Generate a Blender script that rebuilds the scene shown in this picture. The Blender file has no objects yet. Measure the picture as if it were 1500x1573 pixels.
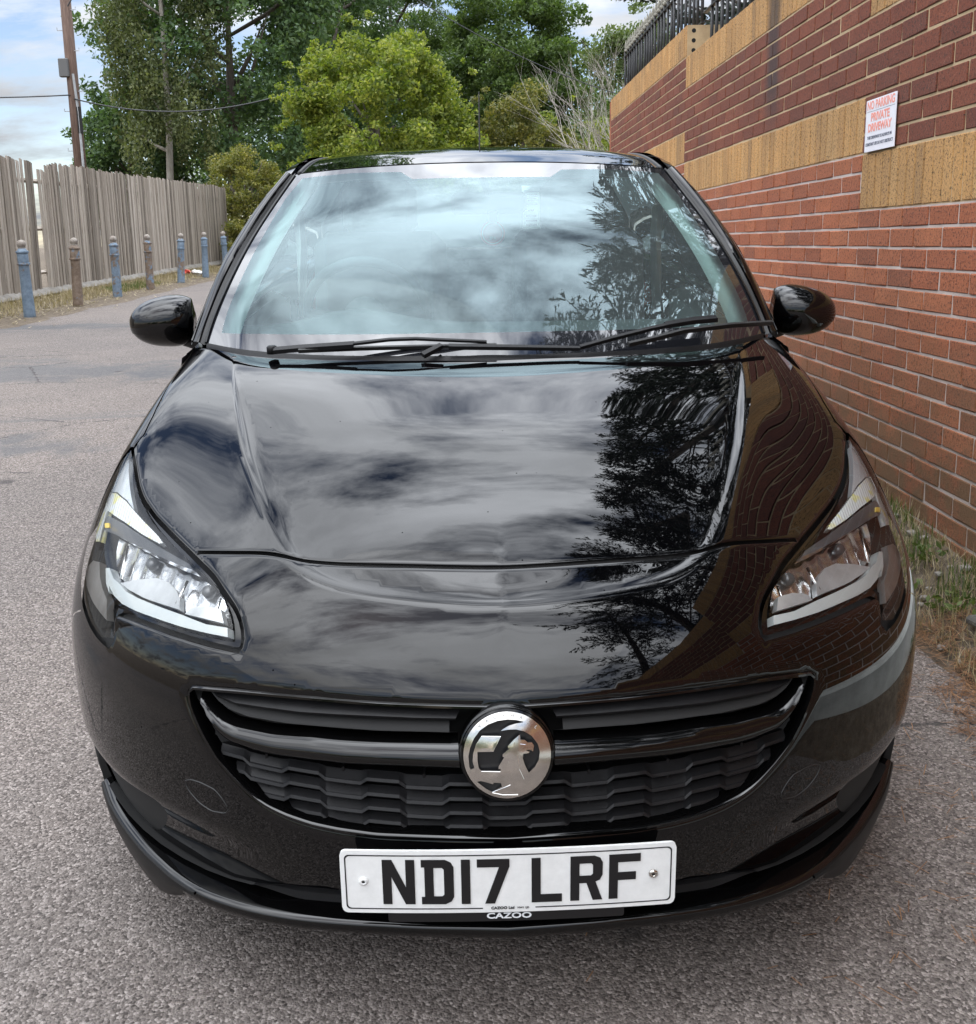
import bpy, bmesh, math, random
import numpy as np
from mathutils import Vector, Matrix
from mathutils.geometry import delaunay_2d_cdt, tessellate_polygon

random.seed(7)
rng = np.random.default_rng(7)
S = bpy.context.scene
COL = S.collection

# ------------------------------------------------------------------ camera
cam_d = bpy.data.cameras.new('camera')
cam = bpy.data.objects.new('camera', cam_d)
COL.objects.link(cam)
cam_d.sensor_fit = 'HORIZONTAL'
cam_d.sensor_width = 36.0
cam_d.lens = 38.4
cam_d.shift_y = -(786.5 - 700.0) / 1500.0
cam_d.clip_start = 0.05
cam_d.clip_end = 3000.0
R = Matrix(((0.999669, 0.019642, -0.016604), (-0.020203, 0.200195, -0.979548), (-0.015917, 0.979559, 0.200526)))
M4 = R.to_4x4()
M4.translation = Vector((0, 0, 1.40))
cam.matrix_world = M4
S.camera = cam

# ------------------------------------------------------------------ sky
SUN_EL, SUN_AZ = math.radians(52), math.radians(215)
W = bpy.data.worlds.new('World')
S.world = W
W.use_nodes = True
nt = W.node_tree
nt.nodes.clear()
def N(t, typ, **kw):
    n = t.nodes.new(typ)
    for k, v in kw.items():
        if k.startswith('_'):
            setattr(n, k[1:], v)
        else:
            n.inputs[k.replace('__', ' ')].default_value = v
    return n
def sky_nodes():
    L = nt.links.new
    out = N(nt, 'ShaderNodeOutputWorld')
    bg = N(nt, 'ShaderNodeBackground', Strength=0.10)
    sky = N(nt, 'ShaderNodeTexSky', _sky_type='NISHITA')
    sky.sun_disc = False
    sky.sun_elevation = SUN_EL
    sky.sun_rotation = SUN_AZ
    sky.altitude = 60
    sky.dust_density = 0.4
    tc = N(nt, 'ShaderNodeTexCoord')
    sep = N(nt, 'ShaderNodeSeparateXYZ')
    L(tc.outputs['Generated'], sep.inputs[0])
    # flat cloud layer: direction / (z + c)
    zz = N(nt, 'ShaderNodeMath', _operation='MAXIMUM'); zz.inputs[1].default_value = 0.0
    L(sep.outputs['Z'], zz.inputs[0])
    za = N(nt, 'ShaderNodeMath', _operation='ADD'); za.inputs[1].default_value = 0.22
    L(zz.outputs[0], za.inputs[0])
    dx = N(nt, 'ShaderNodeMath', _operation='DIVIDE'); dy = N(nt, 'ShaderNodeMath', _operation='DIVIDE')
    L(sep.outputs['X'], dx.inputs[0]); L(za.outputs[0], dx.inputs[1])
    L(sep.outputs['Y'], dy.inputs[0]); L(za.outputs[0], dy.inputs[1])
    cmb = N(nt, 'ShaderNodeCombineXYZ')
    L(dx.outputs[0], cmb.inputs[0]); L(dy.outputs[0], cmb.inputs[1])
    mp = N(nt, 'ShaderNodeMapping'); mp.inputs['Scale'].default_value = (1.0, 1.7, 1.0); mp.inputs['Location'].default_value = (5.3, 2.2, 0)
    L(cmb.outputs[0], mp.inputs[0])
    n1 = N(nt, 'ShaderNodeTexNoise', Scale=1.9, Detail=9.0, Roughness=0.60, Distortion=0.15)
    L(mp.outputs[0], n1.inputs[0])
    cover = N(nt, 'ShaderNodeMapRange'); cover.inputs[1].default_value = 0.36; cover.inputs[2].default_value = 0.55
    lowz = N(nt, 'ShaderNodeMapRange', _interpolation_type='SMOOTHSTEP'); lowz.inputs[1].default_value = 0.08; lowz.inputs[2].default_value = 0.42
    lowz.inputs[3].default_value = -0.085; lowz.inputs[4].default_value = 0.0
    L(zz.outputs[0], lowz.inputs[0])
    thin = N(nt, 'ShaderNodeMath', _operation='ADD'); L(n1.outputs[0], thin.inputs[0]); L(lowz.outputs[0], thin.inputs[1])
    L(thin.outputs[0], cover.inputs[0])
    n2 = N(nt, 'ShaderNodeTexNoise', Scale=1.1, Detail=6.0, Roughness=0.55, Distortion=0.3)
    L(mp.outputs[0], n2.inputs[0])
    shade = N(nt, 'ShaderNodeMapRange'); shade.inputs[1].default_value = 0.36; shade.inputs[2].default_value = 0.66
    shade.inputs[3].default_value = 0.62; shade.inputs[4].default_value = 1.12
    L(n2.outputs[0], shade.inputs[0])
    # overcast cloud is brighter overhead than near the horizon
    el = N(nt, 'ShaderNodeMapRange'); el.inputs[3].default_value = CLOUD_LOW; el.inputs[4].default_value = CLOUD_HIGH
    pw = N(nt, 'ShaderNodeMath', _operation='POWER'); pw.inputs[1].default_value = 1.35
    L(zz.outputs[0], pw.inputs[0]); L(pw.outputs[0], el.inputs[0])
    cl = N(nt, 'ShaderNodeMath', _operation='MULTIPLY'); L(shade.outputs[0], cl.inputs[0]); L(el.outputs[0], cl.inputs[1])
    cc = N(nt, 'ShaderNodeVectorMath', _operation='SCALE'); cc.inputs[0].default_value = (0.935, 0.975, 1.04)
    L(cl.outputs[0], cc.inputs['Scale'])
    blue = N(nt, 'ShaderNodeVectorMath', _operation='SCALE'); blue.inputs['Scale'].default_value = SKY_GAIN
    L(sky.outputs[0], blue.inputs[0])
    mx = N(nt, 'ShaderNodeMix', _data_type='RGBA')
    L(cover.outputs[0], mx.inputs[0]); tb = N(nt, 'ShaderNodeVectorMath', _operation='MULTIPLY'); tb.inputs[1].default_value = (1.0, 0.95, 0.98); L(blue.outputs[0], tb.inputs[0]); L(tb.outputs[0], mx.inputs[6]); L(cc.outputs[0], mx.inputs[7])
    L(mx.outputs[2], bg.inputs[0]); L(bg.outputs[0], out.inputs[0])
CLOUD_LOW, CLOUD_HIGH, SKY_GAIN = 1.6, 40.0, 0.85
sky_nodes()

sun_d = bpy.data.lights.new('sun', 'SUN')
sun = bpy.data.objects.new('sun', sun_d)
COL.objects.link(sun)
sun_d.energy = 0.5
sun_d.angle = math.radians(85)
sun_d.color = (1.0, 0.94, 0.85)
sun.rotation_euler = Vector((math.sin(SUN_AZ) * math.cos(SUN_EL), math.cos(SUN_AZ) * math.cos(SUN_EL), math.sin(SUN_EL))).to_track_quat('Z', 'Y').to_euler()
sun.location = (-8, -10, 20)

S.view_settings.view_transform = 'Standard'
S.view_settings.look = 'None'
S.view_settings.exposure = 1.1
S.view_settings.gamma = 1.0
S.view_settings.use_curve_mapping = False
S.render.engine = 'CYCLES'
S.cycles.max_bounces = 10
S.cycles.transparent_max_bounces = 24
S.cycles.caustics_reflective = False
S.cycles.caustics_refractive = False
S.cycles.use_denoising = True

# ------------------------------------------------------------------ helpers
def link(o, parent=None):
    COL.objects.link(o)
    if parent is not None:
        o.parent = parent
    return o
def tag(o, label=None, cat=None, group=None, kind=None):
    if label: o['label'] = label
    if cat: o['category'] = cat
    if group: o['group'] = group
    if kind: o['kind'] = kind
    return o
def empty(name, loc=(0, 0, 0), rot=(0, 0, 0), parent=None):
    o = bpy.data.objects.new(name, None)
    o.empty_display_size = 0.1
    o.location = loc; o.rotation_euler = rot
    return link(o, parent)
def mesh(name, V, Fc, mat=None, parent=None, smooth=False, link_it=True):
    me = bpy.data.meshes.new(name)
    me.from_pydata([tuple(map(float, v)) for v in V], [], [tuple(map(int, f)) for f in Fc])
    if mat is not None:
        for m in (mat if isinstance(mat, (list, tuple)) else [mat]):
            me.materials.append(m)
    if smooth:
        me.shade_smooth()
    me.update()
    o = bpy.data.objects.new(name, me)
    if link_it:
        link(o, parent)
    return o
def fast_mesh(name, V, polys, k, mat=None, parent=None, smooth=False):
    """V (n,3); polys (m,k) index array"""
    me = bpy.data.meshes.new(name)
    V = np.asarray(V, np.float32); polys = np.asarray(polys, np.int32)
    me.vertices.add(len(V)); me.vertices.foreach_set('co', V.ravel())
    me.loops.add(polys.size); me.loops.foreach_set('vertex_index', polys.ravel())
    me.polygons.add(len(polys)); me.polygons.foreach_set('loop_start', np.arange(0, polys.size, k, dtype=np.int32))
    if mat is not None:
        for m in (mat if isinstance(mat, (list, tuple)) else [mat]):
            me.materials.append(m)
    me.update(calc_edges=True)
    if smooth:
        me.shade_smooth()
    o = bpy.data.objects.new(name, me)
    return link(o, parent)
class MB:
    """collects simple shapes into one mesh"""
    def __init__(self): self.V = []; self.F = []
    def add(self, V, Fc):
        b = len(self.V); self.V += [tuple(v) for v in V]; self.F += [tuple(i + b for i in f) for f in Fc]; return self
    def box(self, c, s, M=None, bev=0.0):
        x, y, z = s[0] / 2, s[1] / 2, s[2] / 2
        if bev > 0:
            P = []
            for sx, sy, sz in ((-1,-1,-1),(1,-1,-1),(1,1,-1),(-1,1,-1),(-1,-1,1),(1,-1,1),(1,1,1),(-1,1,1)):
                P += [(sx * (x - bev), sy * (y - bev), sz * z), (sx * (x - bev), sy * y, sz * (z - bev)), (sx * x, sy * (y - bev), sz * (z - bev))]
            bm = bmesh.new(); vs = [bm.verts.new(p) for p in P]
            bmesh.ops.convex_hull(bm, input=vs)
            bm.verts.index_update()
            V = [v.co.copy() for v in bm.verts]; Fc = [[v.index for v in f.verts] for f in bm.faces]; bm.free()
        else:
            V = [Vector(p) for p in ((-x,-y,-z),(x,-y,-z),(x,y,-z),(-x,y,-z),(-x,-y,z),(x,-y,z),(x,y,z),(-x,y,z))]
            Fc = [(0,3,2,1),(4,5,6,7),(0,1,5,4),(1,2,6,5),(2,3,7,6),(3,0,4,7)]
        c = Vector(c)
        V = [(M @ v if M is not None else v) + c for v in V]
        return self.add(V, Fc)
    def tube(self, pts, r, n=8, cap=True):
        pts = [Vector(p) for p in pts]; rs = r if isinstance(r, (list, tuple)) else [r] * len(pts)
        up = Vector((0, 0, 1)); rings = []
        for i, p in enumerate(pts):
            t = (pts[min(i + 1, len(pts) - 1)] - pts[max(i - 1, 0)]).normalized()
            a = t.cross(up)
            if a.length < 1e-3: a = t.cross(Vector((1, 0, 0)))
            a.normalize(); b = t.cross(a).normalized()
            rings.append([p + (a * math.cos(2 * math.pi * j / n) + b * math.sin(2 * math.pi * j / n)) * rs[i] for j in range(n)])
        V = [v for rg in rings for v in rg]; Fc = []
        for i in range(len(pts) - 1):
            for j in range(n):
                Fc.append((i * n + j, i * n + (j + 1) % n, (i + 1) * n + (j + 1) % n, (i + 1) * n + j))
        if cap:
            Fc.append(tuple(range(n - 1, -1, -1))); Fc.append(tuple((len(pts) - 1) * n + j for j in range(n)))
        return self.add(V, Fc)
    def lathe(self, prof, n=24, axis='Z', c=(0, 0, 0), cap=True):
        V = []; Fc = []
        for r, h in prof:
            for j in range(n):
                a = 2 * math.pi * j / n
                p = (r * math.cos(a), r * math.sin(a), h)
                if axis == 'X': p = (p[2], p[0], p[1])
                if axis == 'Y': p = (p[1], p[2], p[0])
                V.append((p[0] + c[0], p[1] + c[1], p[2] + c[2]))
        m = len(prof)
        for i in range(m - 1):
            for j in range(n):
                Fc.append((i * n + j, i * n + (j + 1) % n, (i + 1) * n + (j + 1) % n, (i + 1) * n + j))
        if cap:
            Fc.append(tuple(range(n - 1, -1, -1))); Fc.append(tuple((m - 1) * n + j for j in range(n)))
        return self.add(V, Fc)
    def build(self, name, mat=None, parent=None, smooth=False, link_it=True):
        return mesh(name, self.V, self.F, mat, parent, smooth, link_it)
def smooth_angle(o, deg=35):
    me = o.data
    me.shade_smooth()
    bm = bmesh.new(); bm.from_mesh(me)
    for e in bm.edges:
        e.smooth = not (len(e.link_faces) == 2 and e.calc_face_angle(0) > math.radians(deg))
    bm.to_mesh(me); bm.free()
    return o
def prism(polys, depth, flip=False):
    """2D polygons (outer + holes) -> verts/faces of a slab, local x/y plane, z 0..depth"""
    flat = [p for pl in polys for p in pl]; n = len(flat)
    tris = tessellate_polygon([[Vector((p[0], p[1], 0)) for p in pl] for pl in polys])
    V = [(p[0], p[1], depth) for p in flat] + [(p[0], p[1], 0) for p in flat]
    Fc = []
    for t in tris:
        a, b, c = [Vector(flat[i] + (0,)) if len(flat[i]) == 2 else Vector(flat[i]) for i in t]
        if (b - a).cross(c - a).z < 0: t = (t[0], t[2], t[1])
        Fc.append(tuple(t)); Fc.append(tuple(i + n for i in reversed(t)))
    b = 0
    for pl in polys:
        m = len(pl)
        for i in range(m):
            j = (i + 1) % m
            Fc.append((b + i, b + i + n, b + j + n, b + j))
        b += m
    return V, Fc
def copy_obj(src, name=None, loc=None, rot=None, scale=None, parent=None):
    o = src.copy()
    if name: o.name = name
    if loc is not None: o.location = loc
    if rot is not None: o.rotation_euler = rot
    if scale is not None: o.scale = scale
    return link(o, parent)
def copy_tree(src, parent=None):
    c = src.copy(); link(c, parent)
    for ch in list(src.children):
        copy_tree(ch, c)
    return c

# ------------------------------------------------------------------ materials
def mat(name, col=(0.5, 0.5, 0.5), rough=0.5, metal=0.0, ior=1.5, coat=0.0, coat_r=0.03, emit=None, estr=0.0, spec=None):
    m = bpy.data.materials.new(name); m.use_nodes = True
    b = m.node_tree.nodes['Principled BSDF']
    b.inputs['Base Color'].default_value = (*col, 1); b.inputs['Roughness'].default_value = rough
    b.inputs['Metallic'].default_value = metal; b.inputs['IOR'].default_value = ior
    b.inputs['Coat Weight'].default_value = coat; b.inputs['Coat Roughness'].default_value = coat_r
    if spec is not None: b.inputs['Specular IOR Level'].default_value = spec
    if emit: b.inputs['Emission Color'].default_value = (*emit, 1); b.inputs['Emission Strength'].default_value = estr
    return m
def tree_of(m): return m.node_tree, m.node_tree.nodes['Principled BSDF'], m.node_tree.links.new
def ramp(t, stops, fac=None, L=None, interp='LINEAR'):
    r = t.nodes.new('ShaderNodeValToRGB'); r.color_ramp.interpolation = interp
    e = r.color_ramp.elements
    while len(e) < len(stops): e.new(0.5)
    for i, (p, c) in enumerate(stops):
        e[i].position = p; e[i].color = (*c, 1) if len(c) == 3 else c
    if fac is not None: L(fac, r.inputs[0])
    return r
def coords(t, L, kind='Object', scale=(1, 1, 1)):
    if kind == 'Position':
        g = t.nodes.new('ShaderNodeNewGeometry'); src = g.outputs['Position']
    else:
        g = t.nodes.new('ShaderNodeTexCoord'); src = g.outputs[kind]
    mp = t.nodes.new('ShaderNodeMapping'); mp.inputs['Scale'].default_value = scale
    L(src, mp.inputs[0]); return mp.outputs[0]
def noise(t, L, vec, scale, detail=4, rough=0.55, dist=0.0):
    n = N(t, 'ShaderNodeTexNoise', Scale=scale, Detail=detail, Roughness=rough, Distortion=dist); L(vec, n.inputs['Vector']); return n.outputs[0]
def voro(t, L, vec, scale, out='Distance', feature='F1'):
    n = N(t, 'ShaderNodeTexVoronoi', Scale=scale, _feature=feature); L(vec, n.inputs['Vector']); return n.outputs[out]
def mixc(t, L, fac, a, b, blend='MIX'):
    m = N(t, 'ShaderNodeMix', _data_type='RGBA', _blend_type=blend)
    for i, v in ((0, fac), (6, a), (7, b)):
        if isinstance(v, (int, float)): m.inputs[i].default_value = v
        elif isinstance(v, tuple): m.inputs[i].default_value = (*v, 1) if len(v) == 3 else v
        else: L(v, m.inputs[i])
    return m.outputs[2]
def mathn(t, L, op, a, b=None, clamp=False):
    m = N(t, 'ShaderNodeMath', _operation=op); m.use_clamp = clamp
    for i, v in ((0, a), (1, b)):
        if v is None: continue
        if isinstance(v, (int, float)): m.inputs[i].default_value = v
        else: L(v, m.inputs[i])
    return m.outputs[0]
def mrange(t, L, v, a, b, c=0.0, d=1.0):
    m = N(t, 'ShaderNodeMapRange'); L(v, m.inputs[0])
    for i, x in zip((1, 2, 3, 4), (a, b, c, d)): m.inputs[i].default_value = x
    return m.outputs[0]
def bump(t, L, b, h, strength=0.3, dist=0.01, prev=None):
    n = N(t, 'ShaderNodeBump', Strength=strength, Distance=dist); L(h, n.inputs['Height'])
    if prev is not None: L(prev, n.inputs['Normal'])
    if b is not None: L(n.outputs[0], b.inputs['Normal'])
    return n.outputs[0]

def mat_asphalt():
    m = mat('asphalt', (0.2, 0.185, 0.175), 0.92); t, b, L = tree_of(m)
    P = coords(t, L, 'Position')
    chips = voro(t, L, P, 195.0, 'Color'); cell = voro(t, L, P, 195.0, 'Distance')
    sep = t.nodes.new('ShaderNodeSeparateColor'); L(chips, sep.inputs[0])
    stone = ramp(t, [(0.0, (0.046, 0.038, 0.033)), (0.30, (0.122, 0.104, 0.093)), (0.75, (0.180, 0.157, 0.142)), (1.0, (0.32, 0.285, 0.262))], sep.outputs[0], L)
    big = noise(t, L, P, 1.1, 5, 0.6)
    big2 = noise(t, L, coords(t, L, 'Position', (0.35, 1.3, 1)), 0.8, 5, 0.6, 0.8)
    wear = mixc(t, L, 1.0, stone.outputs[0], mixc(t, L, mrange(t, L, big, 0.35, 0.65), (0.90, 0.90, 0.90), (1.08, 1.06, 1.05)), 'MULTIPLY')
    patch = mrange(t, L, big2, 0.60, 0.68)
    pit = mixc(t, L, mathn(t, L, 'MULTIPLY', patch, 0.55), wear, (0.098, 0.100, 0.102))
    fine = noise(t, L, P, 30.0, 5, 0.7)
    g = t.nodes.new('ShaderNodeNewGeometry'); sp = t.nodes.new('ShaderNodeSeparateXYZ'); L(g.outputs['Position'], sp.inputs[0])
    blot = noise(t, L, P, 2.6, 6, 0.65, 0.5)
    for cx, cy, rx, ry in ((-3.5, 8.6, 1.5, .62), (-3.1, 5.65, 1.0, .36), (-1.9, 8.3, .8, .3), (-4.9, 12.6, 1.2, .4)):
        ex = mathn(t, L, 'DIVIDE', mathn(t, L, 'SUBTRACT', sp.outputs[0], cx), rx); ey = mathn(t, L, 'DIVIDE', mathn(t, L, 'SUBTRACT', sp.outputs[1], cy), ry)
        rr_ = mathn(t, L, 'ADD', mathn(t, L, 'ADD', mathn(t, L, 'MULTIPLY', ex, ex), mathn(t, L, 'MULTIPLY', ey, ey)), mathn(t, L, 'MULTIPLY', blot, 5.0))
        pit = mixc(t, L, mathn(t, L, 'MULTIPLY', mrange(t, L, rr_, 3.7, 2.7), 0.75), pit, (0.080, 0.083, 0.088))
    broad = noise(t, L, P, 0.42, 4, 0.6)
    pit = mixc(t, L, 1.0, pit, mixc(t, L, mrange(t, L, broad, 0.34, 0.66), (0.82, 0.83, 0.85), (1.12, 1.10, 1.08)), 'MULTIPLY')
    oil_c = voro(t, L, P, 1.3, 'Distance'); oil_n = noise(t, L, P, 9.0, 4, 0.7)
    oil = mrange(t, L, mathn(t, L, 'ADD', oil_c, mathn(t, L, 'MULTIPLY', oil_n, 0.10)), 0.115, 0.085)
    pit = mixc(t, L, mathn(t, L, 'MULTIPLY', oil, 0.75), pit, (0.030, 0.028, 0.027))
    crk = voro(t, L, coords(t, L, 'Position', (0.55, 0.8, 1)), 0.9, 'Distance', 'DISTANCE_TO_EDGE')
    crkn = mathn(t, L, 'ADD', crk, mathn(t, L, 'MULTIPLY', mathn(t, L, 'SUBTRACT', noise(t, L, P, 12.0, 4, 0.7), 0.5), 0.05))
    pit = mixc(t, L, mathn(t, L, 'MULTIPLY', mrange(t, L, mathn(t, L, 'ABSOLUTE', crkn), 0.006, 0.001), mrange(t, L, broad, 0.50, 0.56)), pit, (0.035, 0.031, 0.029))
    crev = noise(t, L, P, 260.0, 2, 0.6)
    dark = mixc(t, L, mathn(t, L, 'MULTIPLY', mrange(t, L, crev, 0.56, 0.66), 0.7), pit, (0.036, 0.031, 0.029))
    dust = mixc(t, L, mathn(t, L, 'MULTIPLY', mrange(t, L, fine, 0.48, 0.75), 0.35), dark, (0.19, 0.167, 0.152))
    L(dust, b.inputs['Base Color'])
    h = mathn(t, L, 'ADD', mathn(t, L, 'MULTIPLY', cell, -1.0), mathn(t, L, 'MULTIPLY', sep.outputs[1], 0.5))
    n1 = bump(t, L, None, h, 0.55, 0.0045)
    bump(t, L, b, noise(t, L, P, 70.0, 4, 0.65), 0.5, 0.009, n1)
    return m
def mat_soil():
    m = mat('soil', (0.12, 0.09, 0.065), 0.95); t, b, L = tree_of(m)
    P = coords(t, L, 'Position')
    r = ramp(t, [(0.2, (0.05, 0.038, 0.028)), (0.5, (0.13, 0.10, 0.07)), (0.8, (0.23, 0.19, 0.14))], noise(t, L, P, 22.0, 6, 0.7), L)
    L(r.outputs[0], b.inputs['Base Color'])
    bump(t, L, b, noise(t, L, P, 60.0, 5, 0.7), 1.0, 0.02)
    return m
def mat_brick(name, a, bb, c, dark, speck=0.5, moss=False, soldier=False):
    m = mat(name, a, 0.9); t, b, L = tree_of(m)
    P = coords(t, L, 'Position')
    g = t.nodes.new('ShaderNodeNewGeometry'); sp = t.nodes.new('ShaderNodeSeparateXYZ'); L(g.outputs['Position'], sp.inputs[0])
    k = mathn(t, L, 'FLOOR', mathn(t, L, 'DIVIDE', mathn(t, L, 'SUBTRACT', sp.outputs[2], 1.356 - 7.5), 0.075))
    odd = mathn(t, L, 'MODULO', k, 2.0)
    cidx = mathn(t, L, 'FLOOR', mathn(t, L, 'DIVIDE', mathn(t, L, 'SUBTRACT', sp.outputs[1], mathn(t, L, 'ADD', mathn(t, L, 'MULTIPLY', odd, 0.1125), 3.404 - 22.5)), 0.225))
    if soldier:
        k = mathn(t, L, 'FLOOR', mathn(t, L, 'DIVIDE', k, 30.0)); cidx = mathn(t, L, 'FLOOR', mathn(t, L, 'DIVIDE', mathn(t, L, 'SUBTRACT', sp.outputs[1], 4.403 - 75.0), 0.075))
    cb = t.nodes.new('ShaderNodeCombineXYZ'); L(cidx, cb.inputs[0]); L(k, cb.inputs[1])
    wn = t.nodes.new('ShaderNodeTexWhiteNoise'); wn.noise_dimensions = '2D'; L(cb.outputs[0], wn.inputs['Vector'])
    base = ramp(t, [(0.0, tuple(.5 * x + .5 * y for x, y in zip(dark, a))), (0.10, a), (0.6, bb), (1.0, c)], wn.outputs[0], L)
    big = noise(t, L, P, 2.2, 4, 0.6)
    col = mixc(t, L, mrange(t, L, big, 0.3, 0.75, 0.0, 0.5), base.outputs[0], dark)
    pits = noise(t, L, P, 95.0, 5, 0.85)
    col = mixc(t, L, mathn(t, L, 'MULTIPLY', mrange(t, L, pits, 0.515, 0.60), speck), col, (0.020, 0.015, 0.012))
    lite = noise(t, L, coords(t, L, 'Position', (1.3, 1.3, 1.3)), 150.0, 2, 0.6)
    col = mixc(t, L, mathn(t, L, 'MULTIPLY', mrange(t, L, lite, 0.62, 0.70), 0.30), col, (0.55, 0.33, 0.21))
    # run-off stain under the coping and grime near the ground
    yst = mathn(t, L, 'ABSOLUTE', mathn(t, L, 'SUBTRACT', sp.outputs[1], mathn(t, L, 'ADD', 5.70, mathn(t, L, 'MULTIPLY', noise(t, L, P, 5.0, 3, 0.6), 0.12))))
    stain = mathn(t, L, 'MULTIPLY', mrange(t, L, yst, 0.05, 0.16, 1.0, 0.0), mrange(t, L, sp.outputs[2], 1.85, 2.2))
    col = mixc(t, L, mathn(t, L, 'MULTIPLY', stain, 0.80), col, (0.030, 0.026, 0.028))
    low = mathn(t, L, 'MULTIPLY', mrange(t, L, sp.outputs[2], 1.25, 0.55), mrange(t, L, noise(t, L, P, 6.0, 4, 0.6), 0.25, 0.55))
    if moss: col = mixc(t, L, mathn(t, L, 'MULTIPLY', low, 0.85), col, (0.150, 0.092, 0.044))
    L(col, b.inputs['Base Color'])
    n1 = bump(t, L, None, pits, 0.9, 0.006)
    bump(t, L, b, noise(t, L, P, 70.0, 4, 0.6), 0.5, 0.004, n1)
    return m
def mat_noise(name, c1, c2, scale=8.0, rough=0.85, bscale=60.0, bstr=0.4, bdist=0.005, kind='Position', stretch=(1, 1, 1), c3=None, **kw):
    m = mat(name, c1, rough, **kw); t, b, L = tree_of(m)
    P = coords(t, L, kind, stretch)
    st = [(0.3, c1), (0.7, c2)] if c3 is None else [(0.25, c1), (0.5, c2), (0.78, c3)]
    r = ramp(t, st, noise(t, L, P, scale, 6, 0.65), L)
    L(r.outputs[0], b.inputs['Base Color'])
    if bstr: bump(t, L, b, noise(t, L, P, bscale, 4, 0.6), bstr, bdist)
    return m
def mat_leaf(name, c1, c2, c3, transl=0.35, clump=0.7):
    m = bpy.data.materials.new(name); m.use_nodes = True; t = m.node_tree; t.nodes.clear(); L = t.links.new
    out = t.nodes.new('ShaderNodeOutputMaterial')
    g = t.nodes.new('ShaderNodeNewGeometry')
    rpi = g.outputs['Random Per Island']
    P = coords(t, L, 'Position')
    n = noise(t, L, P, clump, 3, 0.6)
    f = mathn(t, L, 'ADD', mathn(t, L, 'MULTIPLY', rpi, 0.55), mathn(t, L, 'MULTIPLY', mrange(t, L, n, 0.3, 0.7), 0.45))
    r = ramp(t, [(0.1, c1), (0.5, c2), (0.92, c3)], f, L)
    d = N(t, 'ShaderNodeBsdfPrincipled', Roughness=0.55); L(r.outputs[0], d.inputs['Base Color'])
    d.inputs['Specular IOR Level'].default_value = 0.35
    tr = t.nodes.new('ShaderNodeBsdfTranslucent')
    tc = mixc(t, L, 1.0, r.outputs[0], (1.25, 1.35, 0.6), 'MULTIPLY'); L(tc, tr.inputs[0])
    mx = t.nodes.new('ShaderNodeMixShader'); mx.inputs[0].default_value = transl
    L(d.outputs[0], mx.inputs[1]); L(tr.outputs[0], mx.inputs[2]); L(mx.outputs[0], out.inputs[0])
    return m
def mat_paint():
    m = mat('black_paint', (0.0008, 0.0008, 0.0011), 0.5, coat=1.0, coat_r=0.012); t, b, L = tree_of(m)
    b.inputs['Coat IOR'].default_value = 1.47
    b.inputs['Specular IOR Level'].default_value = 0.0
    P = coords(t, L, 'Object')
    sp = voro(t, L, P, 55.0, 'Distance')
    rnd = voro(t, L, P, 55.0, 'Color'); s2 = t.nodes.new('ShaderNodeSeparateColor'); L(rnd, s2.inputs[0])
    dot = mathn(t, L, 'MULTIPLY', mrange(t, L, sp, 0.10, 0.06), mathn(t, L, 'GREATER_THAN', s2.outputs[0], 0.93))
    cw = mathn(t, L, 'SUBTRACT', 1.0, dot); L(cw, b.inputs['Coat Weight'])
    wave = noise(t, L, P, 9.0, 2, 0.4)
    n = bump(t, L, None, wave, 0.016, 0.004)
    L(n, b.inputs['Coat Normal'])
    dust = noise(t, L, P, 6.0, 5, 0.6)
    L(mrange(t, L, dust, 0.3, 0.8, 0.008, 0.03), b.inputs['Coat Roughness'])
    return m
def mat_glass(name, tint, refl=1.0, ior=1.52, haze=0.0, gl=(1, 1, 1)):
    m = bpy.data.materials.new(name); m.use_nodes = True; t = m.node_tree; t.nodes.clear(); L = t.links.new
    out = t.nodes.new('ShaderNodeOutputMaterial')
    tr = t.nodes.new('ShaderNodeBsdfTransparent'); tr.inputs[0].default_value = (*tint, 1)
    gs = N(t, 'ShaderNodeBsdfGlossy', Roughness=0.004); gs.inputs['Color'].default_value = (*gl, 1)
    fr = N(t, 'ShaderNodeFresnel', IOR=ior)
    f = mathn(t, L, 'MULTIPLY', fr.outputs[0], refl, True)
    mx = t.nodes.new('ShaderNodeMixShader'); L(f, mx.inputs[0]); L(tr.outputs[0], mx.inputs[1]); L(gs.outputs[0], mx.inputs[2])
    last = mx.outputs[0]
    if haze > 0:
        df = t.nodes.new('ShaderNodeBsdfDiffuse'); df.inputs[0].default_value = (0.62, 0.74, 0.74, 1)  # pale diffuse veil painted into the glass to brighten it
        m2 = t.nodes.new('ShaderNodeMixShader'); m2.inputs[0].default_value = haze
        L(last, m2.inputs[1]); L(df.outputs[0], m2.inputs[2]); last = m2.outputs[0]
    L(last, out.inputs[0])
    return m
MT = {}
MT['asphalt'] = mat_asphalt()
MT['soil'] = mat_soil()
MT['brick_low'] = mat_brick('red_brick', (0.355, 0.105, 0.046), (0.420, 0.126, 0.052), (0.475, 0.160, 0.068), (0.220, 0.080, 0.042), 0.85, True)
MT['brick_up'] = mat_brick('maroon_brick', (0.182, 0.048, 0.024), (0.218, 0.056, 0.026), (0.258, 0.073, 0.034), (0.125, 0.040, 0.025), 0.85)
MT['brick_buff'] = mat_brick('buff_brick', (0.52, 0.28, 0.098), (0.60, 0.325, 0.112), (0.66, 0.375, 0.140), (0.25, 0.165, 0.085), 0.9, False, True)
MT['mortar'] = mat_noise('mortar', (0.42, 0.35, 0.31), (0.58, 0.50, 0.455), 9.0, 0.95, 120.0, 0.6, 0.004)
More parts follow.
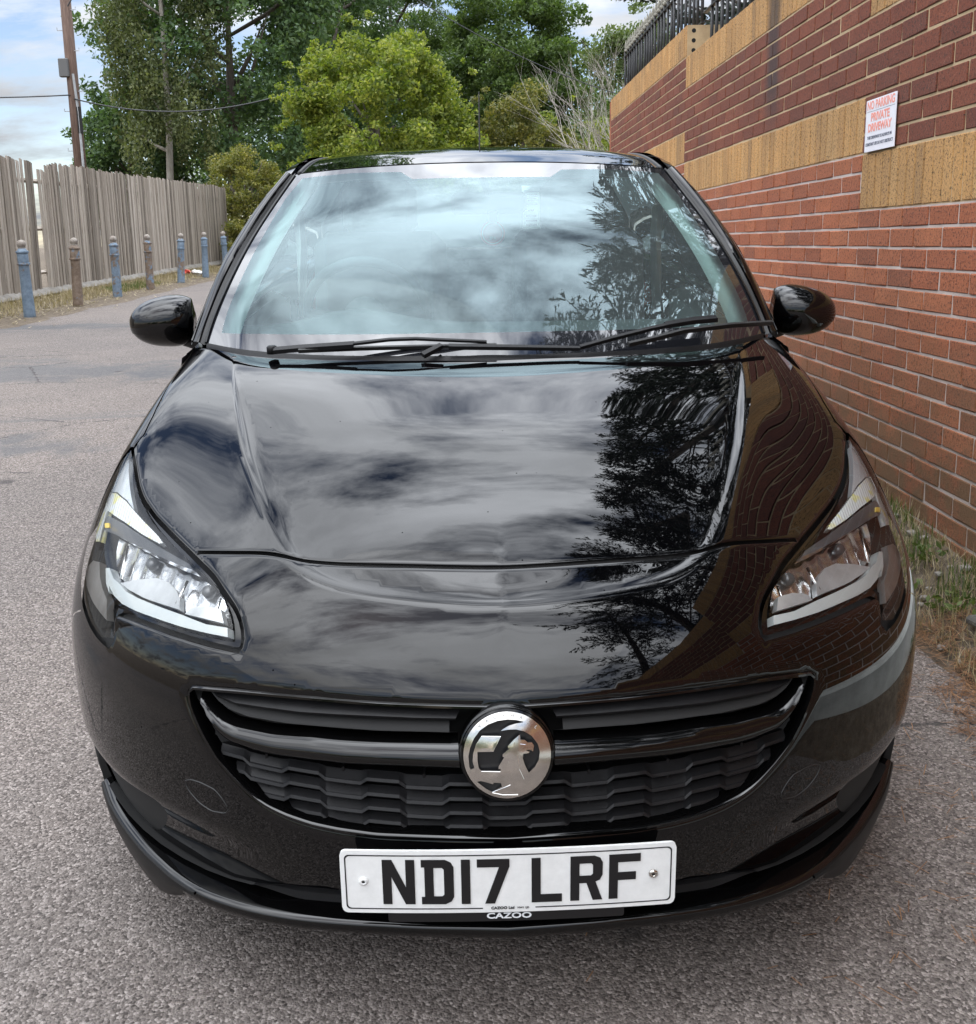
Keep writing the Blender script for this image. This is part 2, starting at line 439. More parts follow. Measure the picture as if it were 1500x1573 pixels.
MT['mortar_buff'] = mat_noise('buff_mortar', (0.40, 0.29, 0.17), (0.54, 0.41, 0.25), 9.0, 0.95, 120.0, 0.6, 0.004)
MT['white_render'] = mat_noise('white_masonry_paint', (0.45, 0.46, 0.43), (0.70, 0.72, 0.68), 6.0, 0.8, 40.0, 0.4, 0.006)
MT['paint'] = mat_paint()
MT['gloss_black'] = mat('gloss_black_plastic', (0.0015, 0.0015, 0.0016), 0.06, spec=0.45)
MT['seal'] = mat('black_rubber', (0.008, 0.008, 0.008), 0.55)
MT['plastic'] = mat_noise('grained_black_plastic', (0.006, 0.006, 0.0065), (0.010, 0.010, 0.011), 30.0, 0.45, 400.0, 0.15, 0.0006, 'Object', spec=0.22)
MT['fog_grey'] = mat_noise('satin_dark_grey_plastic', (0.042, 0.043, 0.046), (0.062, 0.063, 0.067), 20.0, 0.42, 300.0, 0.1, 0.0005, 'Object')
MT['chin'] = mat('textured_black_skirt', (0.005, 0.005, 0.005), 0.45, spec=0.25)
MT['dark'] = mat('shadowed_black_plastic', (0.006, 0.006, 0.006), 0.8)
MT['chrome'] = mat('chrome', (0.78, 0.77, 0.75), 0.07, 1.0)
MT['chrome_dull'] = mat_noise('satin_chrome', (0.58, 0.55, 0.51), (0.74, 0.71, 0.66), 60.0, 0.13, 300.0, 0.05, 0.0005, 'Object', metal=1.0)
MT['mirror'] = mat('mirror', (0.85, 0.86, 0.88), 0.02, 1.0)
MT['white_plastic'] = mat('translucent_white_lens', (0.50, 0.53, 0.52), 0.25, coat=0.5)
MT['plate_white'] = mat_noise('number_plate_white', (0.70, 0.71, 0.70), (0.80, 0.81, 0.80), 40.0, 0.35, 0, 0, 0, 'Object')
MT['plate_black'] = mat('plate_black', (0.008, 0.008, 0.009), 0.35)
MT['white_print'] = mat('white_print', (0.75, 0.78, 0.80), 0.5)
MT['windscreen'] = mat_glass('windscreen_glass', (0.74, 0.95, 0.92), 1.42, 1.55, 0.05, (0.74, 0.94, 1.0))
MT['side_glass'] = mat_glass('side_glass', (0.70, 0.80, 0.77), 1.0, 1.5)
MT['lamp_glass'] = mat_glass('lamp_lens', (0.98, 0.99, 0.99), 0.8, 1.40)
MT['frit'] = mat('black_glass_border', (0.012, 0.013, 0.016), 0.05, coat=1.0, coat_r=0.01); MT['frit'].node_tree.nodes['Principled BSDF'].inputs['Coat IOR'].default_value = 1.7
MT['interior'] = mat('dark_interior', (0.060, 0.062, 0.066), 0.7)
MT['trim_grey'] = mat('grey_interior_trim', (0.72, 0.73, 0.71), 0.8)
MT['fabric'] = mat_noise('seat_fabric', (0.10, 0.105, 0.115), (0.15, 0.156, 0.168), 80.0, 0.9, 300.0, 0.3, 0.002, 'Object')
MT['tyre'] = mat('tyre_rubber', (0.014, 0.014, 0.014), 0.75)
MT['alloy'] = mat('alloy', (0.32, 0.33, 0.34), 0.3, 1.0)
MT['amber'] = mat('amber_bulb', (0.80, 0.55, 0.06), 0.3, coat=0.5)

# ------------------------------------------------------------------ terrain
def softplus(v): return np.log1p(np.exp(-np.abs(v))) + np.maximum(v, 0)
def gz(y):
    y = np.asarray(y, float)
    return .06 * y - .04 * .5 * softplus((y - 6) / .5) - .02 * 5 * softplus((y - 62) / 5) + .06 * 3 * softplus((-22 - y) / 3)
def ground_z(x, y):
    x = np.asarray(x, float)
    z = gz(y)
    z = z + .15 * np.clip((x - 1.32) / .26, 0, 1)**1.5 + .06 * np.clip((-6.25 - x) / .5, 0, 1)
    return z + 1.3 * np.clip((x - 1.95) / .1, 0, 1)
xs = np.concatenate([[-400, -150, -60, -30, -15, -10, -8], np.arange(-7.2, -6, .1), [-5, -3, -1, 0.5], np.arange(1.2, 2.1, .04), [2.5, 4, 8, 15, 30, 60, 150, 400]])
ys = np.concatenate([[-400, -150, -60, -40, -30, -24], np.arange(-20, 30, .5), np.arange(30, 80, 3), [90, 120, 200, 400, 900]])
XX, YY = np.meshgrid(xs, ys)
ZZ = ground_z(XX, YY) + np.where((XX > 1.3) & (XX < 1.7), rng.normal(0, .008, XX.shape), 0)
nx, ny = len(xs), len(ys)
idx = np.arange(nx * ny).reshape(ny, nx)
quads = np.stack([idx[:-1, :-1], idx[:-1, 1:], idx[1:, 1:], idx[1:, :-1]], -1).reshape(-1, 4)
tag(fast_mesh('ground', np.stack([XX, YY, ZZ], -1).reshape(-1, 3), quads, 4, MT['soil'], smooth=True), kind='structure')
ys2 = np.concatenate([np.arange(-60, -6, 2.0), np.arange(-6, 30, .06), np.arange(30, 90, 3.0)])
re = 1.37 + np.convolve(rng.normal(0, 1, len(ys2) + 8), np.ones(5) / 5, 'same')[4:-4] * .035
le = -6.22 + np.convolve(rng.normal(0, 1, len(ys2) + 8), np.ones(9) / 9, 'same')[4:-4] * .10
V = []; Fq = []
cols = np.array([0, .2, .4, .6, .8, .92, .985, 1.0])
for i, y in enumerate(ys2):
    for c in cols:
        x = le[i] + (re[i] - le[i]) * c
        V.append((x, y, float(ground_z(x, y)) + .006 - (.012 if c in (0, 1.0) else 0)))
m = len(cols)
for i in range(len(ys2) - 1):
    for j in range(m - 1): Fq.append((i * m + j, i * m + j + 1, (i + 1) * m + j + 1, (i + 1) * m + j))
tag(fast_mesh('road', V, Fq, 4, MT['asphalt'], smooth=True), kind='structure')

# ------------------------------------------------------------------ brick wall
C0, CH, WX = 1.356, .075, 1.631
BOUND = [-6.397, -2.797, .803, 4.403, 8.003, 12.05]
OFFS = [-6, -3, 0, 3, 6]
def zone(y):
    for i in range(5):
        if BOUND[i] <= y < BOUND[i + 1]: return i
    return None
wall = tag(empty('brick_wall', (WX, 4.4, .3)), 'tall red brick boundary wall with buff soldier course bands stepping up the slope', 'wall')
def wpar(o):
    o.parent = wall; o.matrix_parent_inverse = Matrix.Translation(-Vector((WX, 4.4, .3))); return o
def px_of(P):
    c = M4.inverted() @ Vector(P)
    return 750 + 1600 * c.x / -c.z, 700 - 1600 * c.y / -c.z, -c.z
CARR = np.array([(0, 0), (235, 1005), (260, 1055), (300, 1085), (400, 1150), (430, 1262), (520, 1262), (560, 1240), (600, 1262), (700, 1325), (800, 1375), (900, 1408), (1573, 1420)])
def seen_size(y0, y1, z0, z1):
    """rough size in the picture; 0 when out of frame or behind the car"""
    u0, v0, d0 = px_of((WX, y0, z0)); u1, v1, d1 = px_of((WX, y1, z1))
    if d0 < .2 or d1 < .2: return 0
    u, v = (u0 + u1) / 2, (v0 + v1) / 2
    if max(u0, u1) < 0 or min(u0, u1) > 1500 or max(v0, v1) < 0 or min(v0, v1) > 1573: return 0
    if max(u0, u1) < np.interp(v, CARR[:, 0], CARR[:, 1]): return 0
    if z1 < gz(y0) + .12: return 0
    return abs(u1 - u0) * abs(v1 - v0)
recs = []; srecs = []
kmin, kmax = -30, 21
for k in range(kmin, kmax):
    za = C0 + k * CH + .005; zb = za + .065
    kk = k + 100
    for c in range(-46, 40):
        y0 = 3.404 + (k % 2) * .1125 + c * .225; y1 = y0 + .215
        cuts = [y0] + [b for b in BOUND if y0 < b < y1] + [y1]
        segs = []
        for a, b in zip(cuts[:-1], cuts[1:]):
            zn = zone((a + b) / 2)
            if zn is None: continue
            o = OFFS[zn]
            if 2 + o <= k < 5 + o or k >= 12 + o: continue
            kind = 'brick_low' if k < 2 + o else 'brick_up'
            if segs and abs(segs[-1][1] - a) < 1e-6: segs[-1] = (segs[-1][0], b, kind)
            else: segs.append((a, b, kind))
        for a, b, kind in segs:
            if b - a < .02 or zb < gz(a) - .02: continue
            recs.append((seen_size(a, b, za, zb), a, b, za, zb, kind))
for i in range(5):
    o = OFFS[i]
    n = int(round((BOUND[i + 1] - BOUND[i]) / .075))
    for k0, nm in ((2 + o, 'band'), (12 + o, 'coping')):
        za = C0 + k0 * CH + .005; zb = za + .215
        for j in range(n):
            a = BOUND[i] + j * .075 + .003; b = a + .069
            if nm == 'band' and zb < gz(a): continue
            srecs.append((seen_size(a, b, za, zb), a, b, za, zb, nm))
def unit_brick(bev):
    mb = MB(); mb.box((.03, 0, 0), (.06, 1, 1), bev=0)
    return mb
def brick_variant(name, w, h, seed, mt):
    r = random.Random(seed); mb = MB(); mb.box((.025, 0, 0), (.05, w, h), bev=.003)
    V = [(v[0] + r.uniform(-.0012, .0012), v[1] + r.uniform(-.0010, .0010), v[2] + r.uniform(-.0010, .0010)) for v in mb.V]
    me = bpy.data.meshes.new(name); me.from_pydata(V, [], mb.F); me.materials.append(mt); me.update(); return me, V, mb.F
def lay(recs, w, h, name, label_kind, limit):
    recs = sorted(recs, key=lambda r: -r[0])
    var = {}
    rest = {}
    for n, (sz, a, b, za, zb, kind) in enumerate(recs):
        mk = {'band': 'brick_buff', 'coping': 'brick_buff'}.get(kind, kind)
        vi = n % 6
        if (mk, vi) not in var: var[(mk, vi)] = brick_variant(name, w, h, vi + 31, MT[mk])
        me, V, Fc = var[(mk, vi)]
        out = float(np.clip(rng.normal(0, .0009), -.002, .002))
        loc = (WX + out, (a + b) / 2, (za + zb) / 2)
        sc = ((b - a) / w)
        if n < limit and sz > 0:
            o = bpy.data.objects.new(name, me); COL.objects.link(o); o.parent = wall
            o.location = (loc[0] - WX, loc[1] - 4.4, loc[2] - .3); o.scale = (1, sc, 1)
            o.rotation_euler = (rng.normal(0, .002), 0, rng.normal(0, .003))
        else:
            rest.setdefault(mk, MB()).add([(v[0] + loc[0], v[1] * sc + loc[1], v[2] + loc[2]) for v in V], Fc)
    for mk, mb in rest.items():
        o = tag(mb.build(name, MT[mk]), kind='stuff'); wpar(o)
lay(recs, .215, .065, 'brick', None, 300)
lay(srecs, .069, .215, 'soldier_brick', None, 300)
# mortar core, recessed behind the brick faces
for nm, key in (('mortar_bed', 'mortar'), ('mortar_bed', 'mortar_buff')):
    mb = MB()
    for i in range(5):
        o = OFFS[i]; y0, y1 = BOUND[i], BOUND[i + 1]
        zs = C0 + (2 + o) * CH
        if key == 'mortar': z0, z1 = float(gz(y0)) - .6, zs + .001
        else: z0, z1 = zs + .001, C0 + (15 + o) * CH - .006
        mb.box(((WX + .0032 + 1.93) / 2, (y0 + y1) / 2, (z0 + z1) / 2), (1.93 - WX - .0055, y1 - y0 - .0004, z1 - z0))
    wpar(mb.build(nm, MT[key]))
mb = MB()
for q in range(3):
    mb.lathe([(.0155, 0), (.0155, .004)], 14, 'Y', (WX + .052, 8.003 - .0015, C0 + 18 * CH + .045 + q * .068))  # dark discs on the brick end paint in the shade of open cores
ob = wpar(mb.build('hole_shade_disc', MT['dark'])); 
mb = MB()
ya_ = np.linspace(-6.3, 2.93, 40); rows_ = []
for y_ in ya_:
    g_ = float(gz(y_)); rows_ += [(1.515 + rng.normal(0, .002), y_, g_ - .1), (1.515 + rng.normal(0, .002), y_, g_ + .285), (1.535, y_, g_ + .31), (1.62, y_, g_ + .315)]
mb.add(rows_, [(4 * i + j, 4 * i + j + 1, 4 * i + 5 + j, 4 * i + 4 + j) for i in range(39) for j in range(3)] + [(159, 158, 157, 156)])
wpar(mb.build('painted_plinth', MT['white_render']))
# end pier return at the far end
mb = MB(); mb.box((1.80, 12.12, 1.6), (.33, .12, 2.62)); wpar(mb.build('end_return', MT['brick_low']))

# railings on top of the wall
def railing(y0, y1, zt, h, label):
    rt = tag(empty('metal_railing', (1.76, (y0 + y1) / 2, zt)), label, 'railing', 'spiked railings on top of the brick wall')
    bar = MB(); bar.tube([(0, 0, -.10), (0, 0, h - .09)], .0125, 6)
    fin = MB(); fin.lathe([(.012, h - .095), (.021, h - .085), (.021, h - .07), (.011, h - .06), (.018, h - .04), (.012, h - .015), (.002, h + .03)], 8)
    n = int((y1 - y0) / .15); b0 = None
    for i in range(n):
        y = y0 + .06 + i * .15 - (y0 + y1) / 2
        if b0 is None:
            b0 = bar.build('bar', MT['rail_black'], rt, True); f0 = fin.build('finial', MT['rail_paint'], rt, True)
            b0.location = f0.location = (0, y, 0)
        else:
            copy_obj(b0, 'bar', (0, y, 0), (rng.normal(0, .01), rng.normal(0, .01), 0), parent=rt); copy_obj(f0, 'finial', (0, y, 0), parent=rt)
    for zz in (.02, h - .14):
        r_ = MB(); r_.box((0.0, 0, zz), (.034, y1 - y0 - .01, .010)); r_.build('rail', MT['rail_black'], rt)
MT['rail_black'] = mat_noise('worn_black_railing_paint', (0.012, 0.012, 0.013), (0.035, 0.034, 0.034), 25.0, 0.45, 80.0, 0.3, 0.002)
MT['rail_paint'] = mat_noise('flaking_cream_paint', (0.10, 0.095, 0.08), (0.40, 0.38, 0.31), 40.0, 0.7, 80.0, 0.3, 0.002)
railing(.81, 4.40, C0 + 15 * CH, .44, 'black spiked railing on the lowest wall top near the parking sign')
railing(4.41, 8.0, C0 + 18 * CH, .44, 'black spiked railing on the middle step of the wall top')
railing(8.03, 12.0, C0 + 21 * CH, .55, 'black spiked railing on the far highest step of the wall top')

# ------------------------------------------------------------------ wall sign
def text_mesh(name, s, size, mt, depth=.0006, bold=0.0, parent=None, width=None, align='CENTER', spacing=1.0):
    cu = bpy.data.curves.new(name, 'FONT'); cu.body = s; cu.size = size; cu.align_x = align; cu.align_y = 'CENTER'
    cu.offset = bold; cu.extrude = depth; cu.space_character = spacing; cu.resolution_u = 3
    o = bpy.data.objects.new(name, cu); COL.objects.link(o)
    dg = bpy.context.evaluated_depsgraph_get(); me = bpy.data.meshes.new_from_object(o.evaluated_get(dg))
    bpy.data.objects.remove(o)
    me.materials.clear(); me.materials.append(mt); me.name = name
    xs_ = [v.co.x for v in me.vertices]
    if width and xs_:
        w = max(xs_) - min(xs_); c = (max(xs_) + min(xs_)) / 2
        for v in me.vertices: v.co.x = (v.co.x - c) * width / w
    o = bpy.data.objects.new(name, me); link(o, parent); return o
MT['sign_white'] = mat_noise('sign_white', (0.74, 0.72, 0.76), (0.80, 0.79, 0.83), 30.0, 0.4, 0, 0, 0)
MT['sign_red'] = mat_noise('faded_red_print', (0.78, 0.25, 0.19), (0.80, 0.36, 0.29), 60.0, 0.6, 0, 0, 0)
MT['sign_grey'] = mat('dark_grey_print', (0.11, 0.12, 0.16), 0.6)
# local x runs along the sign as read, local z out of the wall (towards -x of the world)
sg = tag(empty('wall_sign', (WX - .008, 4.207, 1.832), (math.radians(90), 0, math.radians(-90))), 'white sign reading NO PARKING PRIVATE DRIVEWAY fixed to the brick wall', 'sign')
mb = MB(); mb.box((0, 0, 0), (.300, .200, .004), bev=.001); mb.build('panel', MT['sign_white'], sg)
for s, z, sz, w, k, bd in (('NO PARKING', .0765, .036, .272, 'sign_red', .0008), ('PRIVATE', .030, .034, .185, 'sign_red', .0012), ('DRIVEWAY', -.010, .034, .235, 'sign_red', .0012),
                       ('THIS DRIVEWAY IS ALWAYS IN', -.047, .017, .245, 'sign_grey', .0004), ('CONSTANT USE DO NOT OBSTRUCT', -.072, .017, .275, 'sign_grey', .0004)):
    o = text_mesh('lettering', s, sz, MT[k], .0003, bd, sg, w); o.location = (0, z, .0026)
    o.scale = (1, 1.25 if k == 'sign_red' else 1.0, 1)
mb = MB(); mb.box((0, .0545, .0023), (.28, .0012, .0006)); mb.build('ruled_line', MT['sign_grey'], sg)
mb = MB(); mb.box((-.008, 0, -.010), (.02, .16, .016)); mb.build('standoff', MT['dark'], sg)

# ------------------------------------------------------------------ timber fence
MT['old_timber'] = None
def mat_timber():
    m = mat('weathered_timber', (0.2, 0.17, 0.15), 0.9); t, b, L = tree_of(m)
    oi = t.nodes.new('ShaderNodeObjectInfo')
    P = coords(t, L, 'Position', (14, 14, 0.8))
    g = noise(t, L, P, 3.0, 6, 0.7)
    f = mathn(t, L, 'ADD', mathn(t, L, 'MULTIPLY', g, 0.7), mathn(t, L, 'MULTIPLY', oi.outputs['Random'], 0.45))
    r = ramp(t, [(0.25, (0.082, 0.067, 0.053)), (0.5, (0.230, 0.193, 0.155)), (0.72, (0.355, 0.307, 0.257)), (0.9, (0.47, 0.415, 0.36))], f, L)
    L(r.outputs[0], b.inputs['Base Color']); bump(t, L, b, g, 0.6, 0.01)
    return m
MT['old_timber'] = mat_timber()
FX = -6.95
fence = tag(empty('timber_fence', (FX, 21, .66)), 'tall weathered grey close boarded timber fence with a broken gap', 'fence')
pick = []
for v in range(5):
    r = random.Random(v); w = .088
    mb = MB(); h = 2.06
    V = [(-.01, -w/2, 0), (.01, -w/2, 0), (.01, w/2, 0), (-.01, w/2, 0), (-.01, -w/2, h), (.01, -w/2, h), (.01, w/2 - .01*r.random(), h - .02*r.random()), (-.01, w/2 - .01*r.random(), h - .02*r.random())]
    mb.add(V, [(0,3,2,1),(4,5,6,7),(0,1,5,4),(1,2,6,5),(2,3,7,6),(3,0,4,7)])
    me = bpy.data.meshes.new('picket'); me.from_pydata(mb.V, [], mb.F); me.materials.append(MT['old_timber']); me.update(); pick.append(me)
y = 4.0; i = 0
while y < 31.2:
    if not (17.35 < y < 17.62):
        o = bpy.data.objects.new('picket', pick[i % 5]); COL.objects.link(o); o.parent = fence
        tilt = rng.normal(0, .012)
        if 17.1 < y < 17.35: tilt = -.05
        o.location = (rng.normal(0, .007), y - 21, float(gz(y)) + .16 - .66 + rng.normal(0, .02)); o.rotation_euler = (tilt, 0, rng.normal(0, .06))
        if 17.62 < y < 17.9: o.scale = (1, 1, .93)
    y += .0985; i += 1
for zz in (.35, 1.05, 1.8):
    mb = MB(); n = 16
    mb.tube([(.045 - .09, yy - 21, float(gz(yy)) + .10 + zz - .66) for yy in np.linspace(4, 31.2, n)], .035, 4); mb.build('rail', MT['old_timber'], fence)
for yy in np.arange(4.2, 31, 2.4):
    mb = MB(); mb.box((-.09, yy - 21, float(gz(yy)) + 1.0 - .66), (.1, .1, 2.2)); mb.build('post', MT['old_timber'], fence)
mb = MB(); mb.tube([(0, yy - 21, float(gz(yy)) + .10 - .66) for yy in np.linspace(4, 31.2, 20)], .10, 4)
MT['concrete'] = mat_noise('weathered_concrete', (0.16, 0.145, 0.125), (0.30, 0.28, 0.25), 5.0, 0.95, 40.0, 0.5, 0.01)
mb.build('gravel_board', MT['concrete'], fence)

# ------------------------------------------------------------------ bollards
def mat_bollard():
    m = mat('chipped_blue_paint', (0.1, 0.17, 0.27), 0.6); t, b, L = tree_of(m)
    oi = t.nodes.new('ShaderNodeObjectInfo')
    P = coords(t, L, 'Position')
    n = noise(t, L, P, 7.0, 6, 0.65); n2 = noise(t, L, P, 18.0, 5, 0.7)
    blue = ramp(t, [(0.3, (0.105, 0.15, 0.205)), (0.7, (0.20, 0.265, 0.335))], n2, L)
    rust = ramp(t, [(0.3, (0.105, 0.068, 0.045)), (0.7, (0.25, 0.195, 0.150))], n2, L)
    cl = oi.outputs['Color']; s = t.nodes.new('ShaderNodeSeparateColor'); L(cl, s.inputs[0])
    thr = mathn(t, L, 'SUBTRACT', n, s.outputs[0])
    L(mixc(t, L, mrange(t, L, thr, -.02, .03), rust.outputs[0], blue.outputs[0]), b.inputs['Base Color'])
    bump(t, L, b, n2, 0.3, 0.005)
    return m
MT['bollard'] = mat_bollard()
MT['ball_grey'] = mat_noise('lichened_cap_paint', (0.15, 0.12, 0.10), (0.34, 0.31, 0.27), 16.0, 0.8, 30.0, 0.4, 0.004)
BOL = [(-5.85, 14.12, .36, 'nearest blue bollard by the fence with pale domed cap and small rust patch'),
       (-5.88, 15.98, .60, 'rusty brown bollard with a brown ball cap, second along the fence'),
       (-5.92, 17.93, .46, 'blue bollard with brown streak down one side, third along the fence'),
       (-5.93, 19.85, .54, 'greyish brown bollard with rusty cap, fourth along the fence'),
       (-5.96, 22.1, .44, 'blue and tan streaked bollard, fifth along the fence before the litter'),
       (-5.96, 24.2, .25, 'clean blue bollard standing just right of the litter by the shrub'),
       (-5.98, 26.4, .25, 'farthest blue bollard in front of the shrub half hidden by the car')]
sh = MB(); sh.lathe([(.082, -.15), (.076, .05), (.070, .35), (.066, .70), (.070, .71), (.070, .86), (.054, .885), (.046, .90)], 20)
rg = MB(); rg2 = MB()
for zc, g_ in ((.70, rg), (.855, rg2)):
    g_.lathe([(.066, zc - .016), (.080, zc - .012), (.083, zc), (.080, zc + .012), (.066, zc + .016)], 20, cap=False)
cp = MB(); cp.lathe([(.044, .895), (.048, .905)] + [(.058 * math.cos(a), .955 + .058 * math.sin(a)) for a in np.linspace(-.85, 1.5, 9)], 20)
b0 = None
for x, y, rust, lab in BOL:
    z = float(gz(y))
    if b0 is None:
        b0 = empty('bollard'); sh.build('shaft', MT['bollard'], b0, True)
        smooth_angle(rg.build('collar', MT['bollard'], b0)); smooth_angle(rg2.build('collar', MT['bollard'], b0)); cp.build('ball_cap', MT['ball_grey'], b0, True)
        o = b0
    else:
        o = copy_tree(b0)
    o.location = (x, y, z); o.rotation_euler = (rng.normal(0, .022), rng.normal(0, .022), rng.uniform(0, 6))
    tag(o, lab, 'bollard', 'bollards along the timber fence')
    for ch in o.children: ch.color = (rust, 0, 0, 1)

# ------------------------------------------------------------------ utility pole and cables
MT['pole_wood'] = mat_noise('creosoted_pole', (0.075, 0.045, 0.034), (0.175, 0.115, 0.088), 6.0, 0.85, 20.0, 0.5, 0.01, 'Position', (4, 4, .4))
MT['steel'] = mat_noise('galvanised_steel', (0.26, 0.27, 0.28), (0.38, 0.39, 0.40), 10.0, 0.5, 0, 0, 0)
MT['box_grey'] = mat('weathered_grey_box', (0.10, 0.10, 0.10), 0.6)
MT['cable'] = mat('black_cable', (0.03, 0.032, 0.035), 0.6)
pole = tag(empty('utility_pole', (-10.62, 30, .85)), 'brown wooden utility pole with grey box and step irons behind the fence', 'utility pole')
mb = MB(); mb.tube([(0, 0, -.3), (0, 0, 10.6)], [.175, .125], 14); mb.build('pole', MT['pole_wood'], pole, True)
mb = MB(); mb.box((-.14, -.16, 5.35), (.26, .16, .48), bev=.02); mb.build('junction_box', MT['box_grey'], pole)
mb = MB(); mb.tube([(.12, -.12, -.2), (.12, -.12, 4.2), (.07, -.13, 5.2)], .035, 6); mb.build('cable_guard', MT['steel'], pole)
mb = MB(); mb.tube([(.20, -.02, .2), (.22, 0, 2.6)], .06, 6); mb.build('stub_post', MT['concrete'], pole)
for i in range(11):
    s = 1 if i % 2 else -1
    mb = MB(); mb.tube([(s * .12, -.05, 3.2 + i * .52), (s * .27, -.07, 3.2 + i * .52), (s * .27, -.07, 3.27 + i * .52)], .012, 5); mb.build('step_iron', MT['steel'], pole)
mb = MB(); mb.tube([(.10, -.16, 6.9), (.24, -.17, 7.1), (.25, -.17, 7.4), (.12, -.16, 7.7)], .018, 5); mb.build('cable_loop', MT['cable'], pole)
mb = MB(); mb.box((.13, -.10, 4.0), (.10, .10, .7)); mb.build('fuse_cover', MT['dark'], pole)
def cable(a, b, sag, r, label):
    a = Vector(a); b = Vector(b); P = []
    for t in np.linspace(0, 1, 25):
        p = a.lerp(b, t); p.z -= sag * 4 * t * (1 - t); P.append(p)
    mb = MB(); mb.tube(P, r, 5)
    o = mb.build('overhead_cable', MT['cable'], None, True)
    tag(o, label, 'cable', 'overhead cables')
cable((-26, 31, 7.1), (-10.67, 29.85, 5.5), .5, .018, 'sagging cable from the left edge to the pole')
cable((-10.57, 29.85, 5.4), (-3.6, 29.0, 5.7), .55, .018, 'cable running right from the pole across the dark tree')
cable((-8.4, 16, 8.6), (-9.4, 15.0, 0.6 + 1.9), .02, .009, 'thin stay wire slanting down the sky at the left edge')
cable((1.5, 26, 8.6), (9, 36, 9.9), .3, .014, 'upper cable against the sky beside the wall railings')
cable((1.2, 26, 8.35), (9, 36, 9.6), .35, .014, 'lower cable against the sky beside the wall railings')
cable((-1.5, 24, 6.9), (4.5, 26, 4.6), .3, .010, 'cable slanting down across the trees above the car roof')

# ------------------------------------------------------------------ vegetation
def rand_unit(n):
    v = rng.normal(size=(n, 3)); return v / np.linalg.norm(v, axis=1)[:, None]
def leaf_quads(C, size, droop=0.0, aspect=0.55, jitter=0.35):
    n = len(C); d = rand_unit(n); d[:, 2] -= droop; d /= np.linalg.norm(d, axis=1)[:, None]
    q = np.cross(d, rand_unit(n)); q /= np.linalg.norm(q, axis=1)[:, None] + 1e-9
    s = size * (1 + rng.uniform(-jitter, jitter, n))[:, None]
    V = np.stack([C - d * s * .5, C + q * s * .5 * aspect, C + d * s * .5, C - q * s * .5 * aspect], 1).reshape(-1, 3)
    return V, np.arange(4 * n).reshape(n, 4)
def crown_points(clumps, n):
    """leaf positions in the shells of many small clumps -> uneven outline with gaps"""
    w = np.array([c[1]**2 for c in clumps]); w = w / w.sum()
    cnt = rng.multinomial(n, w); out = []
    for (c, r, fl), k in zip(clumps, cnt):
        if k == 0: continue
        d = rand_unit(k); rad = r * (rng.uniform(0, 1, k)**.45)
        out.append(np.array(c) + d * rad[:, None] * np.array([1, 1, fl]))
    return np.concatenate(out)
def ellip_clumps(c, R_, n, r0, r1, fl=.75, low=-0.8, power=.5):
    out = []
    while len(out) < n:
        d = rand_unit(1)[0]
        if d[2] < low: continue
        k = rng.uniform(.35, 1.0)**power
        out.append((np.array(c) + d * np.array(R_) * k, rng.uniform(r0, r1), fl))
    for i in range(n // 2):
        d = rand_unit(1)[0]
        if d[2] < low: continue
        out.append((np.array(c) + d * (np.array(R_) * rng.uniform(.95, 1.12) + r0 * .6), r0 * rng.uniform(.35, .7), fl))
    return out
def trunk(mt, base, top, r0, r1, limbs, parent):
    mb = MB(); b = Vector(base); t = Vector(top)
    pts = [b.lerp(t, s) + Vector((rng.normal(0, .06), rng.normal(0, .06), 0)) * (s > 0) * (s < 1) for s in np.linspace(0, 1, 6)]
    mb.tube(pts, list(np.linspace(r0, r1, 6)), 9)
    for s, dirv, ln in limbs:
        p = b.lerp(t, s); d = Vector(dirv).normalized()
        mb.tube([p, p + d * ln * .5 + Vector((0, 0, ln * .12)), p + d * ln + Vector((0, 0, ln * .35))], [r0 * (1 - s) * .5 + .03, r0 * .22 + .01, .012], 6)
    return mb.build('trunk', mt, parent, True)
MT['bark'] = mat_noise('grey_brown_bark', (0.06, 0.048, 0.038), (0.16, 0.135, 0.11), 5.0, 0.9, 25.0, 0.8, 0.02, 'Position', (3, 3, .6))
MT['bark_pale'] = mat_noise('pale_bark', (0.24, 0.215, 0.18), (0.44, 0.41, 0.36), 6.0, 0.9, 25.0, 0.5, 0.01, 'Position', (3, 3, .6))
MT['leaf_dark'] = mat_leaf('dark_green_leaves', (0.032, 0.062, 0.028), (0.078, 0.135, 0.055), (0.160, 0.225, 0.095), .4)
MT['leaf_olive'] = mat_leaf('olive_birch_leaves', (0.056, 0.072, 0.030), (0.110, 0.132, 0.055), (0.19, 0.205, 0.092), .4)
MT['leaf_lime'] = mat_leaf('lime_green_leaves', (0.048, 0.082, 0.016), (0.170, 0.215, 0.036), (0.36, 0.36, 0.078), .45, 1.5)
MT['leaf_mid'] = mat_leaf('mid_green_leaves', (0.034, 0.062, 0.018), (0.076, 0.124, 0.034), (0.145, 0.200, 0.062), .4)
MT['leaf_yellow'] = mat_leaf('yellowing_leaves', (0.060, 0.070, 0.020), (0.125, 0.130, 0.035), (0.27, 0.23, 0.055), .35, 2.0)
MT['leaf_pale'] = mat_leaf('pale_green_leaves', (0.065, 0.095, 0.035), (0.11, 0.15, 0.055), (0.17, 0.21, 0.085), .35)
MT['needle'] = mat_leaf('dark_conifer_fronds', (0.010, 0.019, 0.011), (0.018, 0.032, 0.017), (0.034, 0.052, 0.028), .1)
MT['leaf_bramble'] = mat_leaf('bramble_leaves', (0.075, 0.085, 0.024), (0.155, 0.160, 0.042), (0.33, 0.28, 0.075), .4, 3.0)
